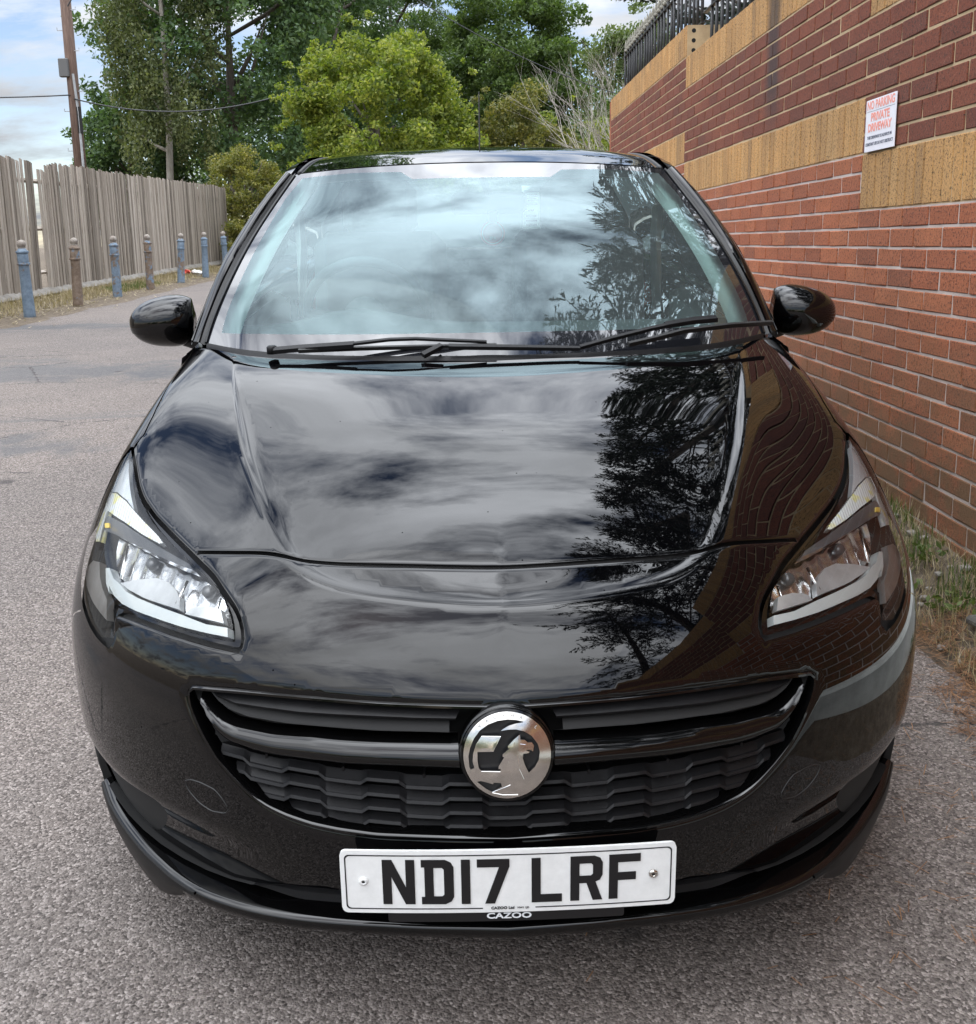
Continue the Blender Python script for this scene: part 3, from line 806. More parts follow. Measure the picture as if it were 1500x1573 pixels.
def tree(name, cat, label, base, clumps, n, size, lm, bm_, top, r0, limbs, droop=0.0, group='trees beyond the end of the road', aspect=.55):
    rt = tag(empty(name, base), label, cat, group)
    V, Q = leaf_quads(crown_points(clumps, n) - np.array(base), size, droop, aspect)
    fast_mesh('crown', V, Q, 4, lm, rt)
    trunk(bm_, (0, 0, -.2), Vector(top) - Vector(base), r0, .05, limbs, rt)
    return rt
def limbset(n, ln):
    return [(rng.uniform(.3, .95), (rng.normal(), rng.normal(), rng.uniform(.2, .8)), rng.uniform(.5, 1) * ln) for _ in range(n)]
G = lambda y: float(gz(y))
tree('broadleaf_tree', 'tree', 'huge dark green broadleaf tree right of the utility pole', (-9.4, 44, G(44)), ellip_clumps((-9.4, 44, 9.6), (4.9, 4.5, 8.2), 150, .7, 1.5, .8), 62000, .20, MT['leaf_dark'], MT['bark'], (-9.2, 44, 12), .35, limbset(9, 4))
tree('birch_tree', 'tree', 'olive green birch with drooping twigs in front of the dark tree', (-10.9, 40, G(40)), ellip_clumps((-10.7, 40, 9.0), (2.0, 2.0, 7.0), 90, .35, .75, 1.9), 36000, .13, MT['leaf_olive'], MT['bark_pale'], (-10.7, 40, 13), .16, limbset(8, 2), .9)
tree('broadleaf_tree', 'tree', 'low dark tree leaning out at the left behind the pole', (-13.4, 43, G(43)), ellip_clumps((-13.3, 43, 4.6), (1.9, 2.0, 3.2), 60, .4, .9, .8), 18000, .17, MT['leaf_dark'], MT['bark'], (-13.3, 43, 5), .15, limbset(5, 2))
tree('broadleaf_tree', 'tree', 'tall dark tree between the birch and the lime green tree', (-6.6, 50, G(50)), ellip_clumps((-6.2, 50, 10.2), (3.4, 3.5, 9.0), 110, .6, 1.3, .8), 40000, .20, MT['leaf_dark'], MT['bark'], (-6.4, 50, 12), .3, limbset(8, 3))
tree('pine_tree', 'tree', 'dark brownish conifer peeking above the lime green tree', (-3.7, 58, G(58)), ellip_clumps((-3.9, 58, 12.6), (3.6, 3.0, 3.6), 110, .5, 1.2, .45, -.95), 42000, .20, MT['leaf_mid'], MT['bark'], (-3.8, 58, 16), .3, limbset(10, 3), .2, aspect=.3)
tree('hawthorn_tree', 'tree', 'bright lime green bushy tree behind the car roof', (-2.4, 30, G(30)), ellip_clumps((-2.3, 30, 3.9), (2.7, 2.4, 3.2), 170, .24, .62, .75, -.9, .42) + ellip_clumps((-1.2, 30.4, 3.0), (1.6, 1.5, 2.2), 70, .3, .6, .8, -.9, .5), 84000, .115, MT['leaf_lime'], MT['bark'], (-2.4, 30, 5), .15, limbset(10, 2))
tree('broadleaf_tree', 'tree', 'mid green oak like tree at the top centre behind the lime green tree', (2.9, 52, G(52)), ellip_clumps((2.6, 52, 9.3), (3.5, 3.2, 4.3), 110, .5, 1.1, .75), 42000, .19, MT['leaf_mid'], MT['bark'], (2.7, 52, 10), .3, limbset(9, 3))
tree('sallow_bush', 'bush', 'yellowing bush right of the lime green tree', (1.9, 32, G(32)), ellip_clumps((1.7, 32, 3.1), (2.0, 1.5, 2.6), 110, .25, .6, .8, -.95), 38000, .10, MT['leaf_yellow'], MT['bark'], (1.8, 32, 4), .08, limbset(8, 1.5), group='bushes at the end of the road')
tree('sallow_bush', 'bush', 'green and yellow bush in front of the bare saplings', (3.4, 35, G(35)), ellip_clumps((3.4, 35, 2.6), (1.9, 1.5, 3.0), 90, .25, .6, .8, -.95), 30000, .11, MT['leaf_lime'], MT['bark'], (3.3, 35, 4), .08, limbset(6, 1.5), group='bushes at the end of the road')
tree('broadleaf_tree', 'tree', 'pale green tree just left of the wall railings', (7.2, 46, G(46)), ellip_clumps((7.0, 46, 7.2), (1.9, 2.0, 4.0), 60, .4, .9, .8), 18000, .16, MT['leaf_pale'], MT['bark'], (7.0, 46, 8), .15, limbset(7, 2))
tree('bramble_bush', 'bush', 'rounded yellow green bramble shrub at the end of the timber fence', (-6.75, 32.6, G(32.6)), ellip_clumps((-6.75, 32.6, 2.2), (1.45, 1.3, 1.95), 130, .2, .5, .8, -.95, .3) + ellip_clumps((-6.35, 29.6, 1.1), (.45, .7, .9), 26, .2, .35, .8) + ellip_clumps((-5.3, 31.0, 1.5), (.7, .7, 1.2), 26, .2, .35, .8), 66000, .08, MT['leaf_bramble'], MT['bark'], (-6.7, 32.6, 3), .06, limbset(14, 1.2), group='bushes at the end of the road')
# bare saplings
rt = tag(empty('bare_sapling', (3.6, 27, G(27))), 'cluster of bare pale grey saplings beside the end of the brick wall', 'tree')
mb = MB()
def twig(p, d, ln, r, depth):
    q = p + d * ln
    mid = p.lerp(q, .5) + Vector((rng.normal(0, .03), rng.normal(0, .03), 0)) * ln
    mb.tube([p, mid, q], [r, r * .85, r * .6], 5, False)
    if depth > 0:
        for k in range(rng.integers(2, 4)):
            e = (d + Vector((rng.normal(0, .42), rng.normal(0, .42), rng.normal(.05, .2)))).normalized()
            twig(p.lerp(q, rng.uniform(.55, 1)), e, ln * rng.uniform(.55, .85), r * .55, depth - 1)
for i in range(9):
    twig(Vector((rng.normal(0, .38), rng.normal(0, .5), 0)), Vector((rng.normal(0, .10), rng.normal(0, .1), 1)).normalized(), rng.uniform(1.6, 2.6), .030, 4)
mb.build('branches', MT['bark_pale'], rt, True)
# further wood closing the view
cl = []
for i in range(170):
    x = rng.uniform(-17, 26); yv = rng.uniform(62, 72)
    cl.append(((x, yv, G(yv) + rng.uniform(.5, 12.0 if -9 < x < 10 else 8.5)), rng.uniform(1.2, 2.6), .8))
V, Q = leaf_quads(crown_points(cl, 75000), .30)
tag(fast_mesh('distant_wood', V, Q, 4, MT['leaf_mid']), kind='stuff')
# trees and hedge behind the camera (seen only as reflections)
cl = []
for i in range(70):
    x = rng.uniform(-34, 30); yv = rng.uniform(-36, -31)
    cl.append(((x, yv, G(yv) + rng.uniform(.3, 4.2)), rng.uniform(.9, 2.0), .8))
V, Q = leaf_quads(crown_points(cl, 16000), .40)
tag(fast_mesh('hedge_row', V, Q, 4, MT['leaf_dark']), kind='stuff')

# conifers standing behind the wall, hanging over it
def conifer(base, h, r, label, nb=150, lean=(0, 0)):
    rt = tag(empty('cypress_tree', base), label, 'tree', 'dark cypresses behind the brick wall')
    C = []; D = []; Sz = []
    mb = MB(); mb.tube([(0, 0, -.3), (lean[0] * .5, lean[1] * .5, h * .5), (lean[0], lean[1], h)], [.22, .14, .02], 8)
    for i in range(nb):
        s = rng.uniform(.03, .98); z = s * h
        ln = r * (1 - s)**.6 * rng.uniform(.70, 1.10) * (1 if s > .18 else .9) + .25
        a = rng.uniform(0, 2 * math.pi)
        p0 = np.array([lean[0] * s, lean[1] * s, z]); d = np.array([math.cos(a), math.sin(a), rng.uniform(-.05, .45)])
        p1 = p0 + d * ln; p1[2] -= .10 * ln
        if base[0] + p1[0] < 2.25 and base[2] + min(p0[2], p1[2]) < 4.3: continue
        mb.tube([p0, (p0 + p1) / 2 + np.array([0, 0, .05 * ln]), p1], [.03, .016, .004], 4, False)
        # side sprays
        ns = int(10 + ln * 9)
        for q in range(ns):
            t = rng.uniform(.18, 1.0); c = p0 + (p1 - p0) * t; c[2] += .05 * ln * 4 * t * (1 - t) * .25
            side = np.array([-math.sin(a), math.cos(a), 0]) * rng.choice([-1, 1])
            e = d * rng.uniform(.5, 1.0) + side * rng.uniform(.2, .9) + np.array([0, 0, rng.uniform(-.35, .15)])
            e /= np.linalg.norm(e); L_ = rng.uniform(.20, .50) * (1.15 - .5 * t)
            k = 9
            tt = rng.uniform(0.1, 1.0, k)[:, None]
            C.append(c + e * L_ * tt)
            f = e + rng.normal(0, .45, (k, 3)); f /= np.linalg.norm(f, axis=1)[:, None]
            D.append(f); Sz.append(rng.uniform(.06, .13, k))
    C = np.concatenate(C); D = np.concatenate(D); Sz = np.concatenate(Sz)[:, None]
    q = np.cross(D, rand_unit(len(D))); q /= np.linalg.norm(q, axis=1)[:, None]
    V = np.stack([C - D * Sz * .3, C + q * Sz * .17 + D * Sz * .2, C + D * Sz, C - q * Sz * .17 + D * Sz * .2], 1).reshape(-1, 3)
    mb.build('trunk', MT['bark'], rt, True)
    fast_mesh('crown', V, np.arange(len(V)).reshape(-1, 4), 4, MT['needle'], rt)
conifer((4.3, 15.8, G(15) + 1.3), 10.5, 2.2, 'dark cypress farthest behind the railings at the wall end', 170)
conifer((4.3, 12.5, G(12) + 1.3), 11.5, 2.3, 'dark cypress behind the far railings', 190)
conifer((4.4, 9.2, G(9) + 1.3), 13.0, 2.6, 'dark cypress behind the railings right of the far one', 200)
conifer((4.2, 5.6, G(5.6) + 1.3), 12.0, 2.8, 'dark cypress behind the wall above the parking sign', 200, (0, 0))
conifer((3.95, 2.2, G(2.2) + 1.3), 13.5, 3.3, 'dark cypress behind the wall nearest to the camera', 230, (-.35, 0))
conifer((3.9, -1.2, G(-1.2) + 1.3), 13.0, 3.2, 'dark cypress behind the wall beside the camera', 220, (-1.0, 0))
conifer((4.2, -5.6, G(-5) + 1.3), 12.5, 2.6, 'dark cypress behind the wall past the camera', 150)

# ------------------------------------------------------------------ ground cover
def blades(n, xr, yr, hr, wid, mt, name, lean=.5, dens=None):
    X = rng.uniform(*xr, n); Y = rng.uniform(*yr, n)
    if dens is not None:
        k = dens(X, Y); X, Y = X[k], Y[k]; n = len(X)
    Z = ground_z(X, Y) + .003; h = rng.uniform(*hr, n); a = rng.uniform(0, 2 * math.pi, n); l = rng.uniform(0, lean, n)
    B = np.stack([X, Y, Z], 1); tip = B + np.stack([np.cos(a) * l * h, np.sin(a) * l * h, h * np.sqrt(np.maximum(1 - l * l, .05))], 1)
    mid = (B + tip) / 2 + np.array([0, 0, 1]) * (h * .12)[:, None]
    s = np.stack([-np.sin(a), np.cos(a), 0 * a], 1) * wid
    V = np.stack([B - s, B + s, mid + s * .7, mid - s * .7, tip + s * .12, tip - s * .12], 1).reshape(-1, 3)
    i = np.arange(n)[:, None] * 6
    Q = np.concatenate([i + np.array([0, 1, 2, 3]), i + np.array([3, 2, 4, 5])], 0)
    return tag(fast_mesh(name, V, Q, 4, mt), kind='stuff')
MT['grass'] = mat_leaf('green_grass', (0.045, 0.075, 0.018), (0.085, 0.125, 0.030), (0.15, 0.18, 0.055), .3, 6.0)
MT['straw'] = mat_leaf('dry_grass', (0.20, 0.155, 0.085), (0.34, 0.275, 0.165), (0.47, 0.40, 0.27), .2, 6.0)
MT['needles'] = mat_leaf('fallen_brown_needles', (0.13, 0.062, 0.030), (0.25, 0.125, 0.058), (0.36, 0.205, 0.105), .1, 6.0)
def clumpy(cs, r):
    cs = np.array(cs)
    return lambda X, Y: (np.min((X[:, None] - cs[:, 0])**2 + (Y[:, None] - cs[:, 1])**2, axis=1) < (r * rng.uniform(.3, 1.1, len(X)))**2)
tuft = [(1.50, 3.45), (1.47, 3.62), (1.55, 3.75), (1.44, 3.95), (1.53, 4.25), (1.56, 3.1), (1.50, 4.7), (1.45, 5.3)]
blades(16000, (1.36, 1.63), (2.6, 8.5), (.015, .07), .0018, MT['grass'], 'grass', .7, clumpy(tuft + [(1.55, y_) for y_ in np.arange(5.8, 8.4, .5)], .13))
blades(4200, (1.37, 1.62), (2.6, 6.5), (.025, .10), .0012, MT['straw'], 'dry_grass', .995)
def litter_needles(n, xr, yr, dens, name, mt, ln=(.03, .07), w=.0009):
    X = rng.normal((xr[0] + xr[1]) / 2, (xr[1] - xr[0]) / 3.2, n); Y = rng.uniform(*yr, n)
    k = dens(X, Y); X, Y = X[k], Y[k]; n = len(X)
    Z = ground_z(X, Y) + .010 + rng.uniform(0, .012, n); a = rng.uniform(0, 2 * math.pi, n); L_ = rng.uniform(*ln, n)[:, None]
    d = np.stack([np.cos(a), np.sin(a), rng.normal(0, .12, n)], 1); s = np.stack([-np.sin(a), np.cos(a), 0 * a], 1) * w
    B = np.stack([X, Y, Z], 1)
    V = np.stack([B - d * L_ / 2 - s, B - d * L_ / 2 + s, B + d * L_ / 2 + s, B + d * L_ / 2 - s], 1).reshape(-1, 3)
    return tag(fast_mesh(name, V, np.arange(4 * n).reshape(n, 4), 4, mt), kind='stuff')
nc = [(1.38, 2.62), (1.45, 2.72), (1.36, 2.50), (1.50, 2.55), (1.42, 2.95), (1.33, 2.38)]
litter_needles(4500, (1.20, 1.62), (2.2, 3.4), clumpy(nc, .14), 'needle_litter', MT['needles'])
litter_needles(700, (.5, 1.6), (1.4, 3.4), lambda X, Y: X < 1.6, 'needle_litter', MT['needles'], (.015, .05))
# broad-leaved weeds
def weed(c, n, s):
    P = []
    for i in range(n):
        a = rng.uniform(0, 2 * math.pi); P.append((c[0] + math.cos(a) * s * rng.uniform(.2, 1), c[1] + math.sin(a) * s * rng.uniform(.2, 1), float(ground_z(c[0], c[1])) + rng.uniform(.01, .06)))
    return P
P = []
for c in [(1.47, 3.05), (1.52, 2.95), (1.56, 2.82), (1.42, 3.25), (1.55, 3.35), (1.50, 2.62), (1.46, 3.8), (1.55, 4.0)]: P += weed(c, 26, .07)
V, Q = leaf_quads(np.array(P), .036, -.3, .5)
tag(fast_mesh('weeds', V, Q, 4, MT['grass']), kind='stuff')
# loose stones on the verge
mb = MB()
for i in range(60):
    x, yv = rng.uniform(1.36, 1.6), rng.uniform(2.5, 5); r = rng.uniform(.006, .022)
    bm = bmesh.new(); bmesh.ops.create_icosphere(bm, subdivisions=1, radius=r)
    b = len(mb.V); z = float(ground_z(x, yv)) + r * .4
    bm.verts.index_update()
    mb.add([(v.co.x * rng.uniform(.8, 1.3) + x, v.co.y * rng.uniform(.8, 1.3) + yv, v.co.z * .7 + z) for v in bm.verts], [[v.index for v in f.verts] for f in bm.faces]); bm.free()
tag(mb.build('gravel', MT['concrete']), kind='stuff')
mb = MB(); mb.box((0, 0, 0), (.15, .10, .03), bev=.010)
MT['dark_stone'] = mat_noise('dirty_grey_stone', (0.055, 0.050, 0.045), (0.12, 0.112, 0.10), 30.0, 0.95, 90.0, 0.6, 0.006)
o = mb.build('stone_slab', MT['dark_stone']); o.location = (1.53, 2.86, float(ground_z(1.53, 2.86)) + .004); o.rotation_euler = (.06, .05, .35)
tag(o, 'flat grey stone half sunk in the soil at the foot of the wall', 'stone')
# dry verge along the fence
blades(16000, (-6.9, -6.05), (12.5, 28.5), (.03, .12), .004, MT['straw'], 'dry_grass', .95, lambda X, Y: rng.uniform(0, 1, len(X)) < np.clip((-6.0 - X) * 1.6, .1, 1))
blades(1500, (-6.6, -6.2), (19.0, 21.5), (.03, .10), .004, MT['grass'], 'grass', .7)
litter_needles(2500, (-6.7, -5.6), (12.5, 28), lambda X, Y: X > -6.8, 'leaf_litter', MT['straw'], (.04, .12), .006)
# litter by the sixth bollard
MT['litter_red'] = mat('red_wrapper', (0.70, 0.10, 0.07), 0.5); MT['litter_white'] = mat('white_wrapper', (0.6, 0.6, 0.58), 0.6)
def crumple(name, c, r, mt, label):
    bm = bmesh.new(); bmesh.ops.create_icosphere(bm, subdivisions=2, radius=r)
    for v in bm.verts: v.co *= rng.uniform(.55, 1.2); v.co.z *= .6
    me = bpy.data.meshes.new(name); bm.to_mesh(me); bm.free(); me.materials.append(mt)
    o = bpy.data.objects.new(name, me); o.location = c; link(o); tag(o, label, 'litter')
crumple('crumpled_wrapper', (-6.52, 24.6, G(24.6) + .11), .11, MT['litter_red'], 'crumpled red wrapper lying beside the blue bollard')
crumple('crumpled_bag', (-6.28, 24.7, G(24.7) + .09), .13, MT['litter_white'], 'crumpled white bag lying between red wrapper and bollard')

# ---------------------------------------------------------------- car skin
def spline(xs, ys):
    """natural cubic spline through knots, linear beyond the ends"""
    xs = np.array(xs, float); ys = np.array(ys, float); n = len(xs)
    h = np.diff(xs); A = np.eye(n); r = np.zeros(n)
    for i in range(1, n - 1):
        A[i, i - 1] = h[i - 1]; A[i, i] = 2 * (h[i - 1] + h[i]); A[i, i + 1] = h[i]
        r[i] = 6 * ((ys[i + 1] - ys[i]) / h[i] - (ys[i] - ys[i - 1]) / h[i - 1])
    m = np.linalg.solve(A, r)
    def f(x):
        x = np.asarray(x, float); xc = np.clip(x, xs[0], xs[-1])
        i = np.clip(np.searchsorted(xs, xc) - 1, 0, n - 2)
        a = xs[i + 1] - xc; b = xc - xs[i]; hh = h[i]
        y = (m[i] * a**3 + m[i + 1] * b**3) / (6 * hh) + (ys[i] / hh - m[i] * hh / 6) * a + (ys[i + 1] / hh - m[i + 1] * hh / 6) * b
        s0 = (ys[1] - ys[0]) / h[0] - h[0] * (2 * m[0] + m[1]) / 6
        s1 = (ys[-1] - ys[-2]) / h[-1] + h[-1] * (2 * m[-1] + m[-2]) / 6
        return y + np.where(x < xs[0], (x - xs[0]) * s0, 0) + np.where(x > xs[-1], (x - xs[-1]) * s1, 0)
    return f

def sstep(x):
    x = np.clip(x, 0, 1); return x * x * (3 - 2 * x)

HOOD_Z = spline([-.10, .0, .04, .08, .13, .19, .30, .45, .70, 1.05, 1.4], [.50, .597, .640, .690, .742, .787, .842, .892, .943, .989, 1.02])
HOOD_C = spline([-.1, .1, .25, .4, .6, .8, 1.05, 1.25], [.50, .50, .52, .46, .30, .17, .09, .05])
NOSE_Y = spline([.10, .20, .30, .40, .48, .55, .62, .70, .80, 1.0], [.075, .035, .008, .002, .0, .003, .018, .05, .12, .30])
SIDE_W = spline([.05, .18, .28, .36, .44, .54, .64, .74, .84, .94, 1.04, 1.3], [.81, .855, .884, .900, .903, .898, .876, .838, .805, .782, .766, .72])
Y_S = .80
def skin_F(P):
    x = np.abs(P[:, 0]); y = P[:, 1]; z = P[:, 2]
    f1 = (z - HOOD_Z(y) + HOOD_C(y) * (x * x + 1e-6)**1.25) * .9
    W = SIDE_W(z); y0 = NOSE_Y(z)
    q = np.maximum(Y_S - y, 0) / (Y_S - y0)
    E = np.sqrt((x / W)**2 + q * q)
    f2 = (E - 1) * .80
    k = .028; m = np.maximum(f1, f2)
    return m + k * np.log(np.exp((f1 - m) / k) + np.exp((f2 - m) / k))

PIV = np.array([0, 1.0, .35]); AX = np.array([0, -.8, .6]); E1 = np.array([1., 0, 0]); E2 = np.array([0, .6, .8])
def to_uv(P):
    d = P - PIV; d = d / np.linalg.norm(d, axis=1)[:, None]; w = 1 + d @ AX
    return np.stack([(d @ E1) / w, (d @ E2) / w], 1)
def from_uv(uv):
    u = uv[:, 0]; v = uv[:, 1]; r2 = u * u + v * v
    d = (2 * u[:, None] * E1 + 2 * v[:, None] * E2 + (1 - r2)[:, None] * AX) / (1 + r2)[:, None]
    lo = np.full(len(u), .25); hi = np.full(len(u), 1.9)
    for _ in range(26):
        mid = (lo + hi) / 2; s = skin_F(PIV + d * mid[:, None]) > 0
        hi = np.where(s, mid, hi); lo = np.where(s, lo, mid)
    return PIV + d * ((lo + hi) / 2)[:, None]
def skin_N(P, e=2e-3):
    g = np.stack([skin_F(P + np.eye(3)[i] * e) - skin_F(P - np.eye(3)[i] * e) for i in range(3)], 1)
    return g / np.linalg.norm(g, axis=1)[:, None]

TR = {
 'lens_in': [(0.768,0.758,0.842),(0.753,0.720,0.834),(0.733,0.659,0.815),(0.707,0.593,0.793),(0.677,0.534,0.777),(0.641,0.475,0.764),(0.602,0.418,0.755),(0.565,0.366,0.749),(0.531,0.320,0.743),(0.499,0.278,0.737),(0.475,0.246,0.731),(0.459,0.220,0.720),(0.449,0.202,0.712),(0.439,0.181,0.698),(0.434,0.164,0.682),(0.436,0.158,0.673)],
 'lens_bot': [(0.457,0.168,0.672),(0.507,0.199,0.670),(0.561,0.239,0.668),(0.605,0.277,0.664),(0.655,0.326,0.659),(0.695,0.369,0.654),(0.706,0.372,0.644),(0.698,0.342,0.624),(0.689,0.321,0.610)],
 'lens_out': [(0.714,0.352,0.610),(0.745,0.393,0.612),(0.776,0.444,0.619),(0.798,0.491,0.632)],
 'hole_in': [(0.763,0.765,0.848),(0.739,0.695,0.830),(0.713,0.622,0.806),(0.689,0.572,0.791),(0.649,0.507,0.777),(0.599,0.436,0.766),(0.551,0.368,0.757),(0.530,0.338,0.753),(0.488,0.279,0.744),(0.465,0.242,0.733),(0.456,0.229,0.728),(0.439,0.206,0.719),(0.426,0.185,0.708),(0.417,0.166,0.695),(0.413,0.150,0.677),(0.415,0.142,0.665),(0.425,0.143,0.659)],
 'hole_bot': [(0.437,0.149,0.660),(0.468,0.165,0.659),(0.506,0.188,0.659),(0.559,0.227,0.657),(0.603,0.265,0.654),(0.651,0.311,0.649),(0.691,0.351,0.642),(0.694,0.347,0.634),(0.690,0.331,0.621),(0.687,0.315,0.606)],
 'shut': [(0.534,0.350,0.757),(0.471,0.313,0.769),(0.408,0.281,0.778),(0.382,0.268,0.780),(0.343,0.245,0.780),(0.268,0.220,0.784),(0.195,0.205,0.786),(0.095,0.192,0.786),(0.000,0.187,0.784)],
 'seam': [(0.764,1.339,0.981),(0.767,1.281,0.973),(0.769,1.193,0.955),(0.759,1.063,0.931),(0.748,0.952,0.914),(0.738,0.849,0.891),(0.737,0.779,0.867),(0.761,0.758,0.847)],
 'rear': [(0.764,1.339,0.981),(0.715,1.245,0.982),(0.649,1.184,0.981),(0.587,1.134,0.978),(0.516,1.092,0.978),(0.385,1.043,0.980),(0.229,1.006,0.982),(0.000,0.983,0.982)],
 'crease_out': [(0.620,1.115,0.972),(0.579,0.914,0.941),(0.545,0.771,0.913),(0.507,0.626,0.879),(0.466,0.500,0.848),(0.425,0.389,0.819),(0.397,0.312,0.796),(0.378,0.259,0.777),(0.360,0.228,0.766),(0.339,0.203,0.756),(0.314,0.184,0.749),(0.285,0.169,0.745),(0.241,0.153,0.741),(0.178,0.138,0.737),(0.095,0.126,0.733),(0.000,0.121,0.730)],
 'crease_in': [(0.604,1.110,0.973),(0.557,0.905,0.943),(0.515,0.759,0.916),(0.470,0.608,0.883),(0.426,0.480,0.853),(0.385,0.370,0.824),(0.359,0.304,0.804),(0.344,0.263,0.789),(0.326,0.234,0.779),(0.304,0.212,0.771),(0.276,0.193,0.765),(0.243,0.177,0.760),(0.200,0.163,0.755),(0.137,0.150,0.752),(0.075,0.142,0.749),(0.000,0.139,0.746)],
 'grille': [(0.507,0.156,0.595),(0.517,0.159,0.587),(0.520,0.159,0.579),(0.515,0.151,0.561),(0.495,0.133,0.523),(0.471,0.118,0.486),(0.443,0.103,0.459),(0.413,0.089,0.434),(0.387,0.078,0.420),(0.352,0.065,0.409),(0.309,0.050,0.402),(0.266,0.038,0.399),(0.204,0.023,0.398),(0.142,0.012,0.401),(0.081,0.005,0.402),(0.000,0.002,0.401)],
 'grille_top': [(0.507,0.156,0.596),(0.478,0.140,0.601),(0.431,0.118,0.608),(0.385,0.100,0.612),(0.299,0.073,0.616),(0.197,0.051,0.616),(0.097,0.040,0.615),(0.000,0.035,0.613)],
 'bar_top': [(0.492,0.141,0.578),(0.486,0.138,0.579),(0.476,0.128,0.564),(0.455,0.114,0.547),(0.432,0.101,0.540),(0.396,0.085,0.540),(0.365,0.072,0.540),(0.300,0.051,0.546),(0.248,0.037,0.547),(0.197,0.026,0.549),(0.137,0.017,0.551),(0.074,0.011,0.552)],
 'bar_mid': [(0.492,0.141,0.576),(0.486,0.136,0.571),(0.479,0.128,0.556),(0.458,0.114,0.540),(0.440,0.104,0.531),(0.396,0.084,0.527),(0.366,0.071,0.526),(0.301,0.049,0.531),(0.249,0.034,0.531),(0.198,0.023,0.533),(0.138,0.014,0.534),(0.072,0.007,0.534)],
 'bar_bot': [(0.492,0.141,0.575),(0.488,0.135,0.564),(0.481,0.128,0.549),(0.461,0.115,0.528),(0.440,0.103,0.518),(0.397,0.083,0.513),(0.366,0.070,0.513),(0.302,0.047,0.515),(0.249,0.033,0.516),(0.198,0.022,0.519),(0.138,0.012,0.521),(0.073,0.005,0.521)],
 'up_out': [(0.475,0.136,0.592),(0.461,0.125,0.581),(0.442,0.113,0.572),(0.408,0.095,0.568),(0.342,0.069,0.569),(0.268,0.048,0.572),(0.197,0.033,0.573),(0.137,0.024,0.575),(0.087,0.019,0.575)],
 'upslat': [(0.466,0.130,0.589),(0.431,0.110,0.584),(0.385,0.091,0.586),(0.320,0.068,0.588),(0.258,0.052,0.591),(0.197,0.040,0.593),(0.137,0.032,0.593),(0.077,0.027,0.593)],
 'upslat_top': [(0.469,0.132,0.591),(0.431,0.112,0.591),(0.385,0.093,0.594),(0.320,0.071,0.597),(0.258,0.055,0.599),(0.197,0.043,0.601),(0.137,0.035,0.600),(0.071,0.030,0.600)],
 'fog': [(0.770,0.411,0.284),(0.785,0.425,0.307),(0.703,0.303,0.352),(0.647,0.246,0.359),(0.604,0.210,0.360),(0.585,0.194,0.360),(0.583,0.194,0.344),(0.594,0.207,0.320),(0.623,0.240,0.283),(0.692,0.352,0.185),(0.734,0.418,0.164),(0.751,0.417,0.197),(0.767,0.424,0.233)],
 'tow': [(0.534,0.156,0.423),(0.523,0.149,0.430),(0.502,0.136,0.431),(0.477,0.122,0.427),(0.464,0.115,0.414),(0.453,0.110,0.395),(0.459,0.113,0.387),(0.487,0.129,0.382),(0.509,0.141,0.389),(0.525,0.151,0.402),(0.534,0.156,0.413)],
 'brow': [(0.814,0.444,0.314),(0.745,0.355,0.344),(0.703,0.303,0.354),(0.647,0.246,0.359),(0.584,0.194,0.360),(0.522,0.151,0.359),(0.460,0.115,0.359),(0.401,0.087,0.353),(0.334,0.061,0.343),(0.270,0.041,0.336)],
 'low': [(0.694,0.358,0.179),(0.648,0.302,0.187),(0.599,0.256,0.187),(0.555,0.222,0.184),(0.505,0.186,0.186),(0.455,0.148,0.206)],
 'spl_top': [(0.779,0.431,0.258),(0.765,0.412,0.218),(0.743,0.411,0.175),(0.715,0.421,0.110),(0.633,0.318,0.128),(0.570,0.260,0.128),(0.540,0.235,0.131),(0.480,0.184,0.154),(0.425,0.146,0.172),(0.363,0.111,0.186),(0.269,0.071,0.206),(0.138,0.037,0.222),(0.000,0.027,0.224)],
 'spl_bot': [(0.504,0.225,0.100),(0.368,0.128,0.151),(0.250,0.076,0.178),(0.140,0.048,0.194),(0.000,0.036,0.198)],
 'cor_bot': [(0.779,0.431,0.258),(0.779,0.401,0.231),(0.771,0.378,0.195),(0.759,0.369,0.160),(0.738,0.373,0.110),(0.715,0.398,0.043),(0.690,0.429,-0.020),(0.674,0.452,-0.054),(0.593,0.325,0.042),(0.563,0.275,0.086)],
 'ledge': [(0.431,0.121,0.245),(0.387,0.094,0.268),(0.328,0.067,0.285),(0.273,0.049,0.285)],
}
